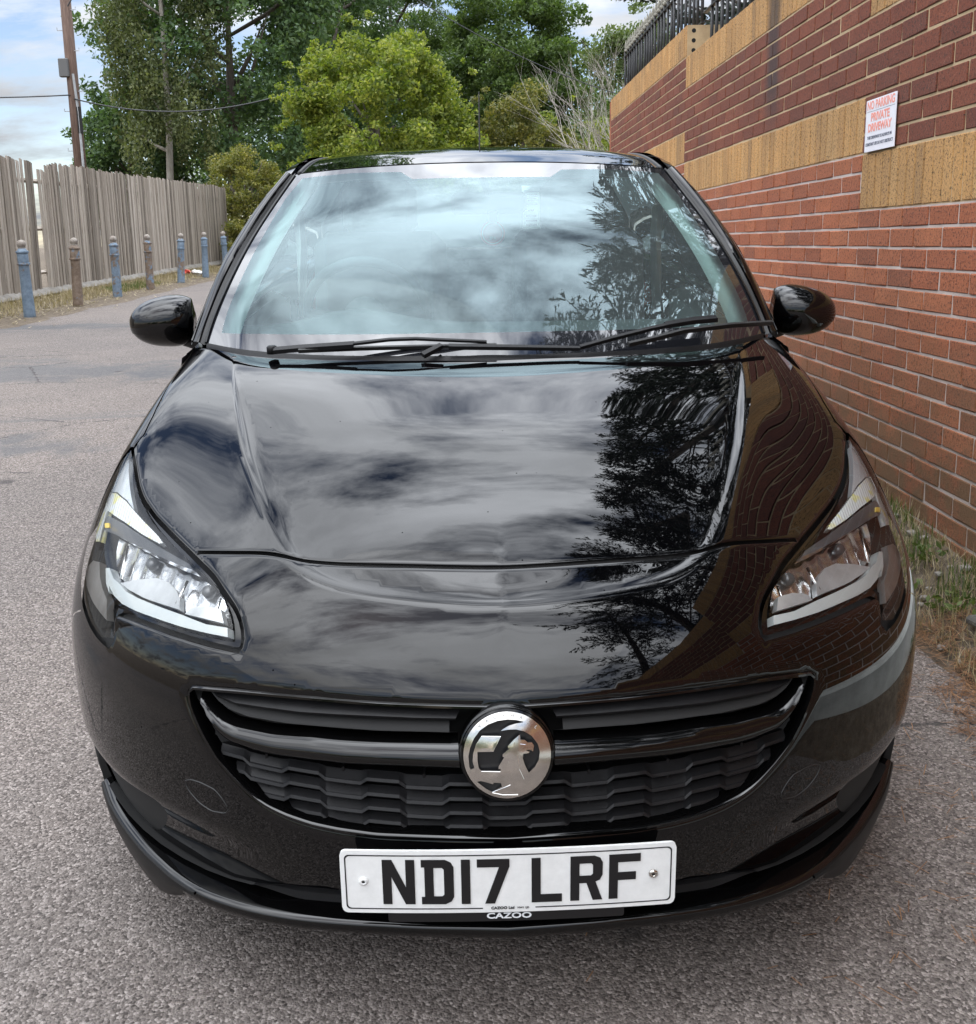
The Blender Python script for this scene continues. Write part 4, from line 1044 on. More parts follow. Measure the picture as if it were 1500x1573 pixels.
HL = {
 'drl': (0.018, [(0.751,0.499,0.674),(0.741,0.466,0.657),(0.726,0.436,0.648),(0.731,0.453,0.657),(0.711,0.418,0.650),(0.686,0.384,0.648),(0.646,0.342,0.651),(0.601,0.297,0.657),(0.542,0.246,0.662),(0.488,0.208,0.666),(0.448,0.186,0.668),(0.451,0.196,0.680),(0.491,0.221,0.676),(0.545,0.265,0.676),(0.606,0.321,0.671),(0.652,0.366,0.667),(0.682,0.402,0.665),(0.707,0.436,0.669),(0.721,0.454,0.669),(0.740,0.490,0.678)]),
 'refl': (0.035, [(0.758,0.589,0.705),(0.706,0.526,0.711),(0.640,0.453,0.710),(0.574,0.387,0.713),(0.530,0.344,0.714),(0.502,0.309,0.710),(0.478,0.271,0.702),(0.464,0.245,0.689),(0.458,0.226,0.678),(0.460,0.223,0.675),(0.525,0.272,0.672),(0.585,0.325,0.668),(0.650,0.387,0.660),(0.687,0.430,0.657),(0.714,0.463,0.658),(0.729,0.488,0.661),(0.748,0.529,0.673),(0.756,0.561,0.688)]),
 'shelf1': (0.030, [(0.707,0.449,0.661),(0.670,0.428,0.680),(0.627,0.401,0.695),(0.594,0.371,0.697),(0.569,0.336,0.693),(0.555,0.311,0.686),(0.551,0.290,0.674),(0.582,0.318,0.672),(0.647,0.381,0.664),(0.684,0.421,0.662),(0.705,0.450,0.663)]),
 'shelf2': (0.030, [(0.538,0.274,0.673),(0.528,0.277,0.682),(0.497,0.264,0.691),(0.467,0.243,0.693),(0.458,0.219,0.678)]),
 'ind': (0.012, [(0.811,0.727,0.756),(0.776,0.670,0.773),(0.741,0.619,0.772),(0.683,0.533,0.758),(0.636,0.469,0.748),(0.620,0.442,0.743),(0.629,0.446,0.741),(0.674,0.496,0.742),(0.729,0.564,0.746),(0.773,0.620,0.746),(0.793,0.652,0.743),(0.817,0.716,0.743)]),
 'ind2': (0.010, [(0.786,0.707,0.785),(0.812,0.731,0.760),(0.815,0.711,0.744),(0.791,0.645,0.745),(0.790,0.618,0.729),(0.788,0.576,0.702),(0.804,0.597,0.695),(0.815,0.637,0.703),(0.826,0.699,0.725),(0.818,0.718,0.751),(0.810,0.735,0.768)]),
 'bar': (0.014, [(0.779,0.623,0.739),(0.729,0.560,0.742),(0.673,0.492,0.738),(0.616,0.427,0.735),(0.549,0.352,0.733),(0.534,0.328,0.729),(0.565,0.358,0.727),(0.630,0.425,0.725),(0.695,0.494,0.725),(0.744,0.550,0.724),(0.781,0.595,0.718),(0.793,0.624,0.722)]),
 'amber': (0.008, [(0.783,0.603,0.731),(0.769,0.589,0.736),(0.764,0.575,0.731),(0.778,0.589,0.726)]),
 'side': (0.012, [(0.825,0.585,0.639),(0.798,0.557,0.669),(0.774,0.526,0.677),(0.763,0.491,0.661),(0.747,0.454,0.649),(0.729,0.421,0.641),(0.720,0.386,0.615),(0.743,0.418,0.617),(0.771,0.462,0.620),(0.806,0.530,0.627)]),
}

# ------------------------------------------------------------------ parked car
SLOPE = math.atan(.06)
car = empty('parked_car', (.046, 1.48 * math.cos(SLOPE), 1.48 * math.sin(SLOPE) + .006), (SLOPE, 0, 0))
tag(car, 'glossy black hatchback parked nose towards the camera beside the brick wall', 'car')

A3 = lambda k: np.array(TR[k])
def pip(poly, P):
    x, y = P[:, 0], P[:, 1]; n = len(poly); ins = np.zeros(len(P), bool); j = n - 1
    for i in range(n):
        xi, yi = poly[i]; xj, yj = poly[j]
        c = ((yi > y) != (yj > y)) & (x < (xj - xi) * (y - yi) / (yj - yi + 1e-15) + xi)
        ins ^= c; j = i
    return ins
def seg_dist(P, L_, ret=False):
    """distance of points P to polyline L_"""
    best = np.full(len(P), 1e9); par = np.zeros(len(P))
    for i in range(len(L_) - 1):
        a, b = L_[i], L_[i + 1]; d = b - a; l2 = d @ d + 1e-15
        t = np.clip((P - a) @ d / l2, 0, 1); q = a + t[:, None] * d
        dd = np.linalg.norm(P - q, axis=1); k = dd < best
        best[k] = dd[k]; par[k] = i + t[k]
    return (best, par) if ret else best
def dens(L_, step):
    L_ = np.array(L_, float); out = [L_[0]]
    for a, b in zip(L_[:-1], L_[1:]):
        n = max(1, int(np.linalg.norm(b - a) / step))
        for i in range(1, n + 1): out.append(a + (b - a) * i / n)
    return np.array(out)
def smooth_line(L_, n=60, it=3):
    L_ = dens(L_, np.linalg.norm(np.diff(np.array(L_), axis=0), axis=1).sum() / n)
    for _ in range(it):
        L_[1:-1] = L_[1:-1] * .5 + (L_[:-2] + L_[2:]) * .25
    return L_
def level_uv(uv, lev):
    u = uv[:, 0]; v = uv[:, 1]; r2 = u * u + v * v
    d = (2 * u[:, None] * E1 + 2 * v[:, None] * E2 + (1 - r2)[:, None] * AX) / (1 + r2)[:, None]
    lo = np.full(len(u), .2); hi = np.full(len(u), 1.9)
    for _ in range(24):
        mid = (lo + hi) / 2; s = skin_F(PIV + d * mid[:, None]) + lev > 0
        hi = np.where(s, mid, hi); lo = np.where(s, lo, mid)
    return PIV + d * ((lo + hi) / 2)[:, None]
def skin_y(x, z):
    x = np.asarray(x, float); z = np.asarray(z, float); lo = np.full(x.shape, -.2); hi = np.full(x.shape, .75)
    for _ in range(30):
        m = (lo + hi) / 2; f = skin_F(np.stack([x, m, z], 1)) < 0
        hi = np.where(f, m, hi); lo = np.where(f, lo, m)
    return (lo + hi) / 2

# --- feature lines (car space, right half, x >= 0)
def over_centre(k):
    L_ = A3(k); L_[-1, 0] = 0
    L_ = smooth_line(np.concatenate([L_, L_[-4:-1][::-1] * np.array([-1, 1, 1])]), 90, 14)
    return np.stack([np.interp(np.linspace(0, 1, 100), np.linspace(0, 1, len(L_)), L_[:, i]) for i in range(3)], 1)
CR_O, CR_I = over_centre('crease_out'), over_centre('crease_in')
LENS_OUT = np.array([(.728, .345, .600), (.762, .395, .606), (.795, .462, .622), (.815, .535, .655), (.824, .60, .700), (.820, .66, .745), (.806, .71, .785), (.788, .745, .822)])
HOLE_OUT = np.array([(.700, .312, .592), (.732, .344, .592), (.766, .392, .598), (.802, .458, .614), (.824, .530, .648), (.834, .600, .698), (.830, .665, .746), (.815, .72, .790), (.796, .757, .830), (.775, .772, .848)])
hole_in = A3('hole_in'); lens_in = A3('lens_in')
HOLE = np.concatenate([hole_in, A3('hole_bot'), HOLE_OUT])
LENS = np.concatenate([lens_in, A3('lens_bot'), LENS_OUT])
GRL = np.concatenate([A3('grille_top')[::-1], A3('grille')[1:]]); GRL[0, 0] = 0; GRL[-1, 0] = 0
SEAM = np.array([(.764, 1.30, .983), (.766, 1.19, .962), (.760, 1.063, .936), (.752, .952, .914), (.744, .862, .890), (.745, .79, .866), (.763, .765, .848)])
SHUT = smooth_line(np.concatenate([A3('shut')[:-1], [(0, .187, .784), (-.02, .187, .784)]]), 50, 2)
REAR = np.concatenate([[(.764, 1.30, .983)], A3('rear')[1:-1], [(0, .983, .982)]])
ARC = [(.84 + .355 * math.cos(a), .315 + .355 * math.sin(a)) for a in np.linspace(math.radians(199), math.radians(-12), 26)]
def side_x(y, z): return float(SIDE_W(z)) * math.sqrt(max(1 - (max(.8 - y, 0) / (.8 - float(NOSE_Y(z))))**2, 0.05))
ARCH = np.array([(side_x(y, z), y, z) for y, z in ARC])
_bx = np.array([.470, .520, .570, .620, .665, .705, .740, .768]); _bz = np.array([.238, .234, .233, .233, .235, .238, .243, .250])
BOT = np.concatenate([[(0, .02, .290), (.10, .022, .290), (.20, .034, .288), (.30, .054, .283), (.37, .085, .270), (.425, .112, .250)], np.stack([_bx, skin_y(_bx, _bz), _bz], 1)])
_f = np.array([(.790, .330), (.743, .337), (.668, .347), (.62, .351), (.600, .349), (.594, .333), (.602, .298), (.618, .268), (.640, .242), (.665, .2355), (.705, .2385), (.740, .2435), (.766, .251), (.784, .272)])
TR['fog'] = [(x, float(skin_y(np.array([x]), np.array([z]))[0]), z) for x, z in _f]
DOOR = np.array([(side_x(1.25, z), 1.25, z) for z in np.linspace(.22, .95, 14)])
CENTRE = np.stack([np.zeros(60), np.linspace(.98, .03, 60), np.linspace(.98, .30, 60)], 1)
_cz = np.concatenate([np.linspace(.30, .60, 40), np.linspace(.603, .80, 90), np.linspace(.805, .975, 40)])[::-1]
_cy = np.array([float(np.interp(z_, [.30, .60, .64, .69, .742, .787, .842, .892, .943, .985], [.005, .005, .04, .08, .13, .19, .30, .45, .70, 1.0])) for z_ in _cz])
CENTRE = np.stack([0 * _cz, _cy, _cz], 1)
OUTL = np.concatenate([BOT, ARCH, DOOR, REAR, CENTRE])
BW = np.array([(.800, .462, .604), (.835, .495, .585), (side_x(.53, .56), .53, .56), (side_x(.56, .535), .56, .535)])   # bumper / wing joint
BROW_Z = .356
def uvl(L_): return to_uv(np.asarray(L_, float))
def strip(L_, w):
    """thin polygon of real width w around a feature line, in the flat map"""
    q = uvl(smooth_line(L_, 60, 1)); r2 = (q**2).sum(1); p3 = smooth_line(L_, 60, 1)
    s = w * (1 + r2) / (2 * np.linalg.norm(p3 - PIV, axis=1)) / 2
    t = np.gradient(q, axis=0); t /= np.linalg.norm(t, axis=1)[:, None]; nn = np.stack([-t[:, 1], t[:, 0]], 1)
    return q + nn * s[:, None], q - nn * s[:, None]
sh_a, sh_b = strip(SHUT, .0075); se_a, se_b = strip(SEAM, .0035); bw_a, bw_b = strip(BW, .0035)
SHUT_P = np.concatenate([sh_a, sh_b[::-1]]); SEAM_P = np.concatenate([se_a, se_b[::-1]]); BW_P = np.concatenate([bw_a, bw_b[::-1]])
tow = smooth_line(np.concatenate([A3('tow'), A3('tow')[:1]]), 40, 1); fog = smooth_line(np.concatenate([A3('fog'), A3('fog')[:1]]), 60, 1)
TOW_UV, FOG_UV = uvl(tow), uvl(fog)
HOLE_L = np.concatenate([smooth_line(hole_in, 60, 2), smooth_line(A3('hole_bot'), 30, 1), smooth_line(HOLE_OUT, 30, 1)])
LENS_L = np.concatenate([smooth_line(lens_in, 60, 2), dens(A3('lens_bot'), .02), smooth_line(LENS_OUT, 30, 1)])
GRL_L = np.concatenate([smooth_line(A3('grille_top')[::-1], 30, 1), smooth_line(A3('grille')[1:], 60, 1)]); GRL_L[0, 0] = 0; GRL_L[-1, 0] = 0
_ha, _hb = strip(HOLE_L, .016)
HOLE_IN_UV = _ha if abs(pip(uvl(HOLE_L), _ha[8:50]).mean()) > .5 else _hb
HOLE_UV, LENS_UV, GRL_UV, OUT_UV = uvl(HOLE_L), uvl(LENS_L), uvl(GRL_L), uvl(dens(OUTL, .03))
HOOD_UV = uvl(np.concatenate([REAR[::-1], SEAM, hole_in[1:8], SHUT]))
WING_UV = np.concatenate([uvl(np.array([(.764, 1.30, .983)])), uvl(SEAM[1:]), uvl(HOLE_OUT[::-1][:6]), uvl(BW), uvl(np.array([(.93, .60, .40)])), uvl(np.array([(1.1, .9, .2)])), uvl(np.array([(1.1, 1.3, .2)])), uvl(np.array([(.9, 1.30, .97)]))])
CREASE_IN = np.concatenate([CR_O, [(-.3, .16, .74), (-.3, 1.2, .99)], [(.62, 1.2, .99)]])

EDGES = [(HOLE_L, .0025, .007), (GRL_L, .004, .012), (dens(SHUT, .02), .0030, .009), (dens(SEAM, .03), .0012, .005), (dens(BW, .02), .0012, .005)]
def disp(P):
    d = np.zeros(len(P))
    # recessed bonnet centre bounded by the U shaped crease
    k = (P[:, 2] > .68) & (P[:, 0] < .75)
    if k.any():
        Q = P[k]; do, par = seg_dist(Q, CR_O, True)
        i = np.clip(par.astype(int), 0, len(CR_O) - 2); f = (par - i)[:, None]
        pi_ = np.linspace(0, 1, len(CR_O)); pj = np.linspace(0, 1, len(CR_I)); tt = par / (len(CR_O) - 1)
        ci = np.stack([np.interp(tt, pj, CR_I[:, a]) for a in range(3)], 1); co = CR_O[i] * (1 - f) + CR_O[i + 1] * f
        w = np.maximum(np.linalg.norm(ci - co, axis=1), .012) * 1.15
        ins = pip(CREASE_IN[:, :2], Q[:, :2])
        t = np.clip(np.where(ins, do, 0) / w, 0, 1)
        fd = .04 + .96 * sstep((1.09 - Q[:, 1]) / .42); A = .0085 * fd
        out_soft = np.where(ins, 0, np.exp(-(do / .05)**2)) * .0022
        d[k] += -A * (1 - (1 - t)**2) * sstep(np.minimum(t * 2.4, 1)) + fd * (out_soft + np.where(ins, .0022 * (1 - t)**2, 0))
        # faint ridge down the middle of the nose
        d[k] += .0010 * np.exp(-(Q[:, 0] / .022)**2) * sstep((.30 - Q[:, 1]) / .12) * sstep((Q[:, 2] - .685) / .04)
    # undercut below the corner brow
    x = np.abs(P[:, 0])
    amt = sstep((x - .34) / .26) * sstep((BROW_Z + .006 - P[:, 2]) / .055) * sstep((.62 - P[:, 1]) / .12)
    d += -.012 * amt
    # shoulder under the head lamps
    for L_, a, w in EDGES:
        lo, hi = L_.min(0) - w, L_.max(0) + w
        kk = np.all((P > lo) & (P < hi), axis=1)
        if kk.any():
            dd = seg_dist(P[kk], L_); d[kk] -= a * np.clip(1 - dd / w, 0, 1)**2
    return d
def surf(uv, off=0.0, lev=0.0):
    P = level_uv(uv, lev); n = skin_N(P)
    return P + n * (disp(P) + off)[:, None], n
def surf_n(uv, e=6e-4):
    P0, n = surf(uv); Pu, _ = surf(uv + np.array([e, 0])); Pv, _ = surf(uv + np.array([0, e]))
    c = np.cross(Pu - P0, Pv - P0); c /= np.linalg.norm(c, axis=1)[:, None]
    c *= np.sign((c * n).sum(1))[:, None]
    return P0, c, n

def cdt(loops, opens, grid):
    pts = []; edges = []
    for L_, closed in [(l, True) for l in loops] + [(l, False) for l in opens]:
        b = len(pts); m_ = len(L_); pts += [Vector((float(p[0]), float(p[1]))) for p in L_]
        edges += [(b + i, b + i + 1) for i in range(m_ - 1)] + ([(b + m_ - 1, b)] if closed else [])
    pts += [Vector((float(p[0]), float(p[1]))) for p in grid]
    v, e, f, *_ = delaunay_2d_cdt(pts, edges, [], 0, 1e-7, False)
    return np.array([(p.x, p.y) for p in v]), np.array([t for t in f if len(t) == 3])
def off_loops(L3, ds, closed=False):
    """offset copies (in the flat map) of a feature line so rounded edges get enough vertices"""
    out = []
    for w in ds:
        a, b = strip(L3, 2 * w); out += [a, b]
    return out
H_ = .0068
gu, gv = np.meshgrid(np.arange(-.002, .80, H_), np.arange(-.75, .75, H_))
gu = gu + (np.arange(gu.shape[0]) % 2)[:, None] * H_ / 2
grid = np.stack([gu.ravel(), gv.ravel()], 1)
grid = grid[pip(OUT_UV, grid) & (grid[:, 0] > .004)]
loops = [HOLE_UV, HOLE_IN_UV, LENS_UV, GRL_UV, SHUT_P, SEAM_P, BW_P, FOG_UV, OUT_UV]
CRX = [smooth_line(CR_O * (1 - f) + CR_I * f, 130, 0) for f in (.12, .28, .48, .72)]
opens = [uvl(CR_O), uvl(CR_I)] + [uvl(c_) for c_ in CRX]
near_lines = off_loops(GRL_L[2:-2], (.004, .009)) + off_loops(HOLE_L[3:-3], (.0028, .006)) + off_loops(SHUT[:-1], (.0065, .010)) + off_loops(CR_O[2:], (.006,))
extra = np.concatenate(near_lines); extra = extra[pip(OUT_UV, extra) & (extra[:, 0] > .003)]
keep = np.ones(len(grid), bool)
for L_ in loops + opens:
    cl = np.concatenate([L_, L_[:1]]) if any(L_ is q for q in loops) else L_
    keep &= seg_dist(grid, cl) > H_ * .45
for q in near_lines: keep &= seg_dist(grid, q) > H_ * .40
kx = np.ones(len(extra), bool)
for L_ in loops + opens: kx &= seg_dist(extra, L_) > .0008
UV, TRI = cdt(loops, opens, np.concatenate([grid[keep], extra[kx]]))
cen = UV[TRI].mean(1)
inside = pip(OUT_UV, cen); TRI = TRI[inside]; cen = cen[inside]
in_hole, in_lens, in_grl = pip(HOLE_UV, cen), pip(LENS_UV, cen), pip(GRL_UV, cen)
in_gap = pip(SHUT_P, cen) | pip(SEAM_P, cen) | pip(BW_P, cen)
in_hood, in_wing, in_fog = pip(HOOD_UV, cen), pip(WING_UV, cen), pip(FOG_UV, cen)
skin_mask = ~in_hole & ~in_grl & ~in_gap
SP, SN, SN0 = surf_n(UV)
def part_from(mask, name, mt, parent, mirror='both', off=0.0, normals=True):
    """extract triangles as a part: 'both' = one mesh with its mirror image, +1 / -1 = one side"""
    T_ = TRI[mask]; used, inv = np.unique(T_, return_inverse=True); T_ = inv.reshape(-1, 3)
    P = SP[used] + SN0[used] * off; Nn = SN[used].copy()
    a, b, c = P[T_[:, 0]], P[T_[:, 1]], P[T_[:, 2]]
    fl = (np.cross(b - a, c - a) * Nn[T_[:, 0]]).sum(1) < 0
    T_[fl] = T_[fl][:, ::-1]
    if mirror == 'both':
        z0 = np.abs(P[:, 0]) < .0012; P[z0, 0] = 0; Nn[z0, 0] = 0
        Pm = P * np.array([-1, 1, 1]); Nm = Nn * np.array([-1, 1, 1]); n = len(P)
        mp = np.where(z0, np.arange(n), np.arange(n) + n)
        P = np.concatenate([P, Pm]); Nn = np.concatenate([Nn, Nm]); T_ = np.concatenate([T_, mp[T_[:, ::-1]]])
    elif mirror == -1:
        P = P * np.array([-1, 1, 1]); Nn = Nn * np.array([-1, 1, 1]); T_ = T_[:, ::-1]
    o = fast_mesh(name, P, T_, 3, mt, parent, True)
    if normals:
        Nn /= np.linalg.norm(Nn, axis=1)[:, None] + 1e-12
        o.data.normals_split_custom_set_from_vertices([tuple(v) for v in Nn])
    return o
def pieces(mask):
    ids = np.where(mask)[0]; lab = {int(i): int(i) for i in np.unique(TRI[ids])}
    def root(i):
        while lab[i] != i: lab[i] = lab[lab[i]]; i = lab[i]
        return i
    for t in TRI[ids]:
        a = root(int(t[0]))
        for k in (1, 2): lab[root(int(t[k]))] = a
    rt = np.array([root(int(t[0])) for t in TRI[ids]]); out = []
    for v in np.unique(rt):
        mk = np.zeros(len(TRI), bool); mk[ids[rt == v]] = True
        if mk.sum() > 5: out.append(mk)
    return out
bonnet = part_from(skin_mask & in_hood, 'bonnet', MT['paint'], car)
bumper = part_from(skin_mask & ~in_hood & ~in_wing & ~in_fog, 'front_bumper', MT['paint'], car)
for s in (1, -1):
    part_from(skin_mask & in_wing & ~in_hood, 'front_wing', MT['paint'], car, s)
    part_from(in_fog, 'fog_lamp_blank', MT['fog_grey'], bumper, s, -.010)
for s in (1, -1):
    q = surf(uvl(tow))[0] * np.array([s, 1, 1]); mb = MB(); mb.tube([tuple(v) for v in q], .0011, 4, False); mb.build('tow_eye_cover', MT['seal'], bumper)
# dark inner shell behind every gap and opening
def shell():
    gu, gv = np.meshgrid(np.arange(0, .80, .017), np.arange(-.75, .75, .017)); g = np.stack([gu.ravel(), gv.ravel()], 1)
    q, t = cdt([OUT_UV, HOLE_UV, GRL_UV], [], g[pip(OUT_UV, g)])
    c = q[t].mean(1); k = pip(OUT_UV, c); t = t[k]
    lev = np.full(len(q), .016)
    hole_d = np.where(pip(HOLE_UV, q), np.clip(seg_dist(q, HOLE_UV) / .02, 0, 1), 0); lev += hole_d * .105
    gd = np.where(pip(GRL_UV, q), np.clip(seg_dist(q, GRL_UV) / .006, 0, 1), 0); lev += gd * .075
    P = level_uv(q, lev)
    n = len(P); P = np.concatenate([P, P * np.array([-1, 1, 1])]); t = np.concatenate([t, t[:, ::-1] + n])
    fast_mesh('inner_shell', P, t, 3, MT['dark'], bumper, True)
shell()

# --- head lamps
def lamp_patch(name, key, mt, parent, s, h=.006, skirt=.014, fn=None, lev=None, smooth=True):
    L0, L3 = HL[key]; lev = L0 if lev is None else lev
    q = uvl(dens(np.concatenate([L3, L3[:1]]), .012)[:-1])
    lo, hi = q.min(0), q.max(0)
    a, b = np.meshgrid(np.arange(lo[0], hi[0], h), np.arange(lo[1], hi[1], h)); g = np.stack([a.ravel(), b.ravel()], 1)
    g = g[pip(q, g)]
    if len(g): g = g[seg_dist(g, np.concatenate([q, q[:1]])) > h * .5]
    U, T_ = cdt([q], [], g); c = U[T_].mean(1); T_ = T_[pip(q, c)]
    P = level_uv(U, lev); n = skin_N(P)
    if fn is not None: P = P + n * fn(P)[:, None]
    a, b, c = P[T_[:, 0]], P[T_[:, 1]], P[T_[:, 2]]
    fl = (np.cross(b - a, c - a) * n[T_[:, 0]]).sum(1) < 0; T_[fl] = T_[fl][:, ::-1]
    V = [tuple(p) for p in P]; F = [tuple(t) for t in T_]
    if skirt:
        from collections import Counter
        E_ = Counter()
        for t in F:
            for i in range(3): E_[(t[i], t[(i + 1) % 3])] += 1
        bd = [e for e in E_ if (e[1], e[0]) not in E_]; mp = {}
        for e in bd:
            for i in e:
                if i not in mp: mp[i] = len(V); V.append(tuple(P[i] - n[i] * skirt))
        F += [(e[1], e[0], mp[e[0]], mp[e[1]]) for e in bd]
    if s < 0: V = [(-x, y, z) for x, y, z in V]; F = [t[::-1] for t in F]
    o = mesh(name, V, F, mt, parent, False)
    if smooth: smooth_angle(o, 40)
    return o
MT['reflector'] = mat('lamp_reflector', (0.90, 0.91, 0.92), 0.16, 1.0)
MT['tip'] = mat_noise('pale_reflector', (0.50, 0.53, 0.55), (0.66, 0.69, 0.70), 12.0, 0.25, 0, 0, 0, 'Object', metal=.6)
MT['shelf'] = mat_noise('satin_lamp_bowl', (0.40, 0.41, 0.41), (0.58, 0.59, 0.59), 14.0, 0.34, 0, 0, 0, 'Object', metal=0.5)
MT['bezel_grey'] = mat('grey_lamp_bezel', (0.05, 0.052, 0.055), 0.28, coat=0.6)
MT['side_chrome'] = mat_noise('ribbed_side_reflector', (0.30, 0.28, 0.26), (0.46, 0.44, 0.42), 10.0, 0.35, 0, 0, 0, 'Object', metal=.7)
def mat_ind():
    m = mat('indicator_reflector', (0.8, 0.82, 0.82), 0.22, coat=.6); t, b, L = tree_of(m)
    P = coords(t, L, 'Object')
    w = N(t, 'ShaderNodeTexWave', Scale=46.0, Distortion=1.2, Detail=1.0); w.bands_direction = 'X'; L(P, w.inputs['Vector'])
    n = noise(t, L, P, 28.0, 2, .5)
    c = mixc(t, L, mrange(t, L, n, .52, .66), (0.60, 0.62, 0.61), (0.66, 0.60, 0.16))
    L(mixc(t, L, mathn(t, L, 'MULTIPLY', w.outputs[1], .35), c, (0.45, 0.47, 0.47)), b.inputs['Base Color'])
    bump(t, L, b, w.outputs[1], .5, .002)
    return m
MT['indicator'] = mat_ind()
for s in (1, -1):
    hl = part_from(in_lens, 'headlight', MT['lamp_glass'], car, s, -.001)
    for mk in pieces(in_hole & ~in_lens & pip(HOLE_IN_UV, cen)): part_from(mk, 'lamp_surround', MT['gloss_black'], hl, s, -.007)
    flute = lambda P: -.0042 * np.abs(np.sin(P[:, 0] * math.pi / .034 + P[:, 2] * 3)) - .006 * np.clip((P[:, 2] - .655) / .05, 0, 1)
    lamp_patch('reflector', 'refl', MT['reflector'], hl, s, .0045, .02, flute, .036)
    lamp_patch('reflector_bowl', 'shelf1', MT['shelf'], hl, s, .006, .012, lambda P: -.010 * np.sin((P[:, 0] - .55) / .16 * math.pi), .024)
    lamp_patch('reflector_bowl', 'shelf2', MT['shelf'], hl, s, .006, .012, None, .024)
    lamp_patch('light_strip', 'drl', MT['white_plastic'], hl, s, .005, .018, None, .016)
    lamp_patch('indicator', 'ind', MT['indicator'], hl, s, .006, .012, None, .012)
    lamp_patch('indicator', 'ind2', MT['indicator'], hl, s, .006, .012, None, .011)
    lamp_patch('bezel_bar', 'bar', MT['bezel_grey'], hl, s, .006, .02, lambda P: .004 * np.cos((P[:, 2] - .73) / .012), .015)
    lamp_patch('amber_bulb', 'amber', MT['amber'], hl, s, .006, .01, None, .008)
    lamp_patch('side_reflector', 'side', MT['side_chrome'], hl, s, .006, .015, None, .013)
    for p in ((.650, .440, .702), (.505, .300, .700)):
        pp = level_uv(uvl([p]), .040)[0]; nn_ = skin_N(pp[None])[0]; ax = Vector((.25 * 0, -.8, .6)); mb = MB()
        c0 = Vector((s * pp[0], pp[1], pp[2])); mb.tube([c0 + ax * -.02, c0 + ax * .012], [.013, .011], 12); mb.build('bulb_shield', MT['bezel_grey'], hl, True)
    for q0, q1 in (((.560, .330, .712), (.556, .318, .672)), ((.478, .262, .705), (.474, .252, .676)), ((.720, .520, .712), (.708, .465, .664))):
        A_, B_ = level_uv(uvl([q0, q1]), .030); mb = MB(); mb.tube([(s * A_[0], A_[1], A_[2]), (s * B_[0], B_[1], B_[2])], .0028, 6); mb.build('reflector_divider', MT['chrome'], hl, True)
    HL['tip'] = (.010, [(.789, .806, .823), (.799, .778, .803), (.811, .743, .777), (.805, .714, .763), (.774, .666, .777), (.74, .617, .775), (.712, .574, .767), (.734, .63, .785), (.754, .688, .804), (.768, .738, .818)])
    lamp_patch('tip_reflector', 'tip', MT['tip'], hl, s, .006, .012, None, .011)
    # black bezel behind everything
    HL['bez'] = (.04, [tuple(p) for p in LENS])
    lamp_patch('bezel', 'bez', MT['plastic'], hl, s, .010, 0, None, .088)

# --- grille
grille = empty('grille', (0, 0, 0), parent=car)
def loft(name, lines, mt, parent, smooth=True, closed=False, both=True, ang=40):
    if both == 'split':
        loft(name, lines, mt, parent, smooth, closed, False, ang)
        return loft(name, [np.asarray(l) * np.array([-1, 1, 1]) for l in lines], mt, parent, smooth, closed, False, ang)
    """surface through several polylines with equal point counts; both = add the mirror image"""
    n = len(lines[0]); V = []; F = []
    for L_ in lines: V += [tuple(map(float, p)) for p in L_]
    m_ = len(lines)
    for i in range(m_ if closed else m_ - 1):
        for j in range(n - 1):
            a = i * n + j; b = ((i + 1) % m_) * n + j
            F.append((a, a + 1, b + 1, b))
    if both:
        k = len(V); V += [(-x, y, z) for x, y, z in V]; F += [tuple(i + k for i in reversed(f)) for f in F]
    o = mesh(name, V, F, mt, parent)
    bm = bmesh.new(); bm.from_mesh(o.data); bmesh.ops.remove_doubles(bm, verts=bm.verts, dist=1e-5); bmesh.ops.recalc_face_normals(bm, faces=bm.faces); bm.to_mesh(o.data); bm.free()
    if smooth: smooth_angle(o, ang)
    return o
def rs(L_, n):
    L_ = np.asarray(L_, float); s = np.concatenate([[0], np.cumsum(np.linalg.norm(np.diff(L_, axis=0), axis=1))]); t = np.linspace(0, s[-1], n)
    return np.stack([np.interp(t, s, L_[:, i]) for i in range(3)], 1)
def shiftv(L_, dy=0, dz=0, dx=0): return np.asarray(L_) + np.array([dx, dy, dz])
# surround ring
ring = np.concatenate([GRL_L, GRL_L[::-1][1:-1] * np.array([-1, 1, 1])])
c2 = ring[:, [0, 2]]
t = np.roll(c2, -1, 0) - np.roll(c2, 1, 0); t /= np.linalg.norm(t, axis=1)[:, None]; nn = np.stack([t[:, 1], -t[:, 0]], 1)
if ((c2 + nn * .01 - c2.mean(0))**2).sum() < ((c2 - nn * .01 - c2.mean(0))**2).sum(): nn = -nn
def ring_off(w, dy): return np.stack([ring[:, 0] - nn[:, 0] * w, ring[:, 1] + dy, ring[:, 2] - nn[:, 1] * w], 1)
rr = [ring_off(w, dy) for w, dy in ((-.001, .006), (.0015, -.002), (.005, -.003), (.008, .001), (.010, .012), (.012, .040))]
loft('grille_surround', [np.concatenate([r, r[:1]]) for r in rr], MT['gloss_black'], grille, both=False)
bt, bmid, bb = [rs(A3(k), 40) for k in ('bar_top', 'bar_mid', 'bar_bot')]
for q in (bt, bmid, bb): q[-1] = q[-2] + (q[-1] - q[-2])
loft('wing_bar', [shiftv(bt, .045, .006), shiftv(bt, .016, .007), shiftv(bt * .5 + bmid * .5, .003, .003), shiftv(bmid, -.002, -.001), shiftv(bmid * .4 + bb * .6, .001, .0), shiftv(bb, .014, 0), shiftv(bb, .045, -.002)], MT['gloss_black'], grille, ang=60, both='split')
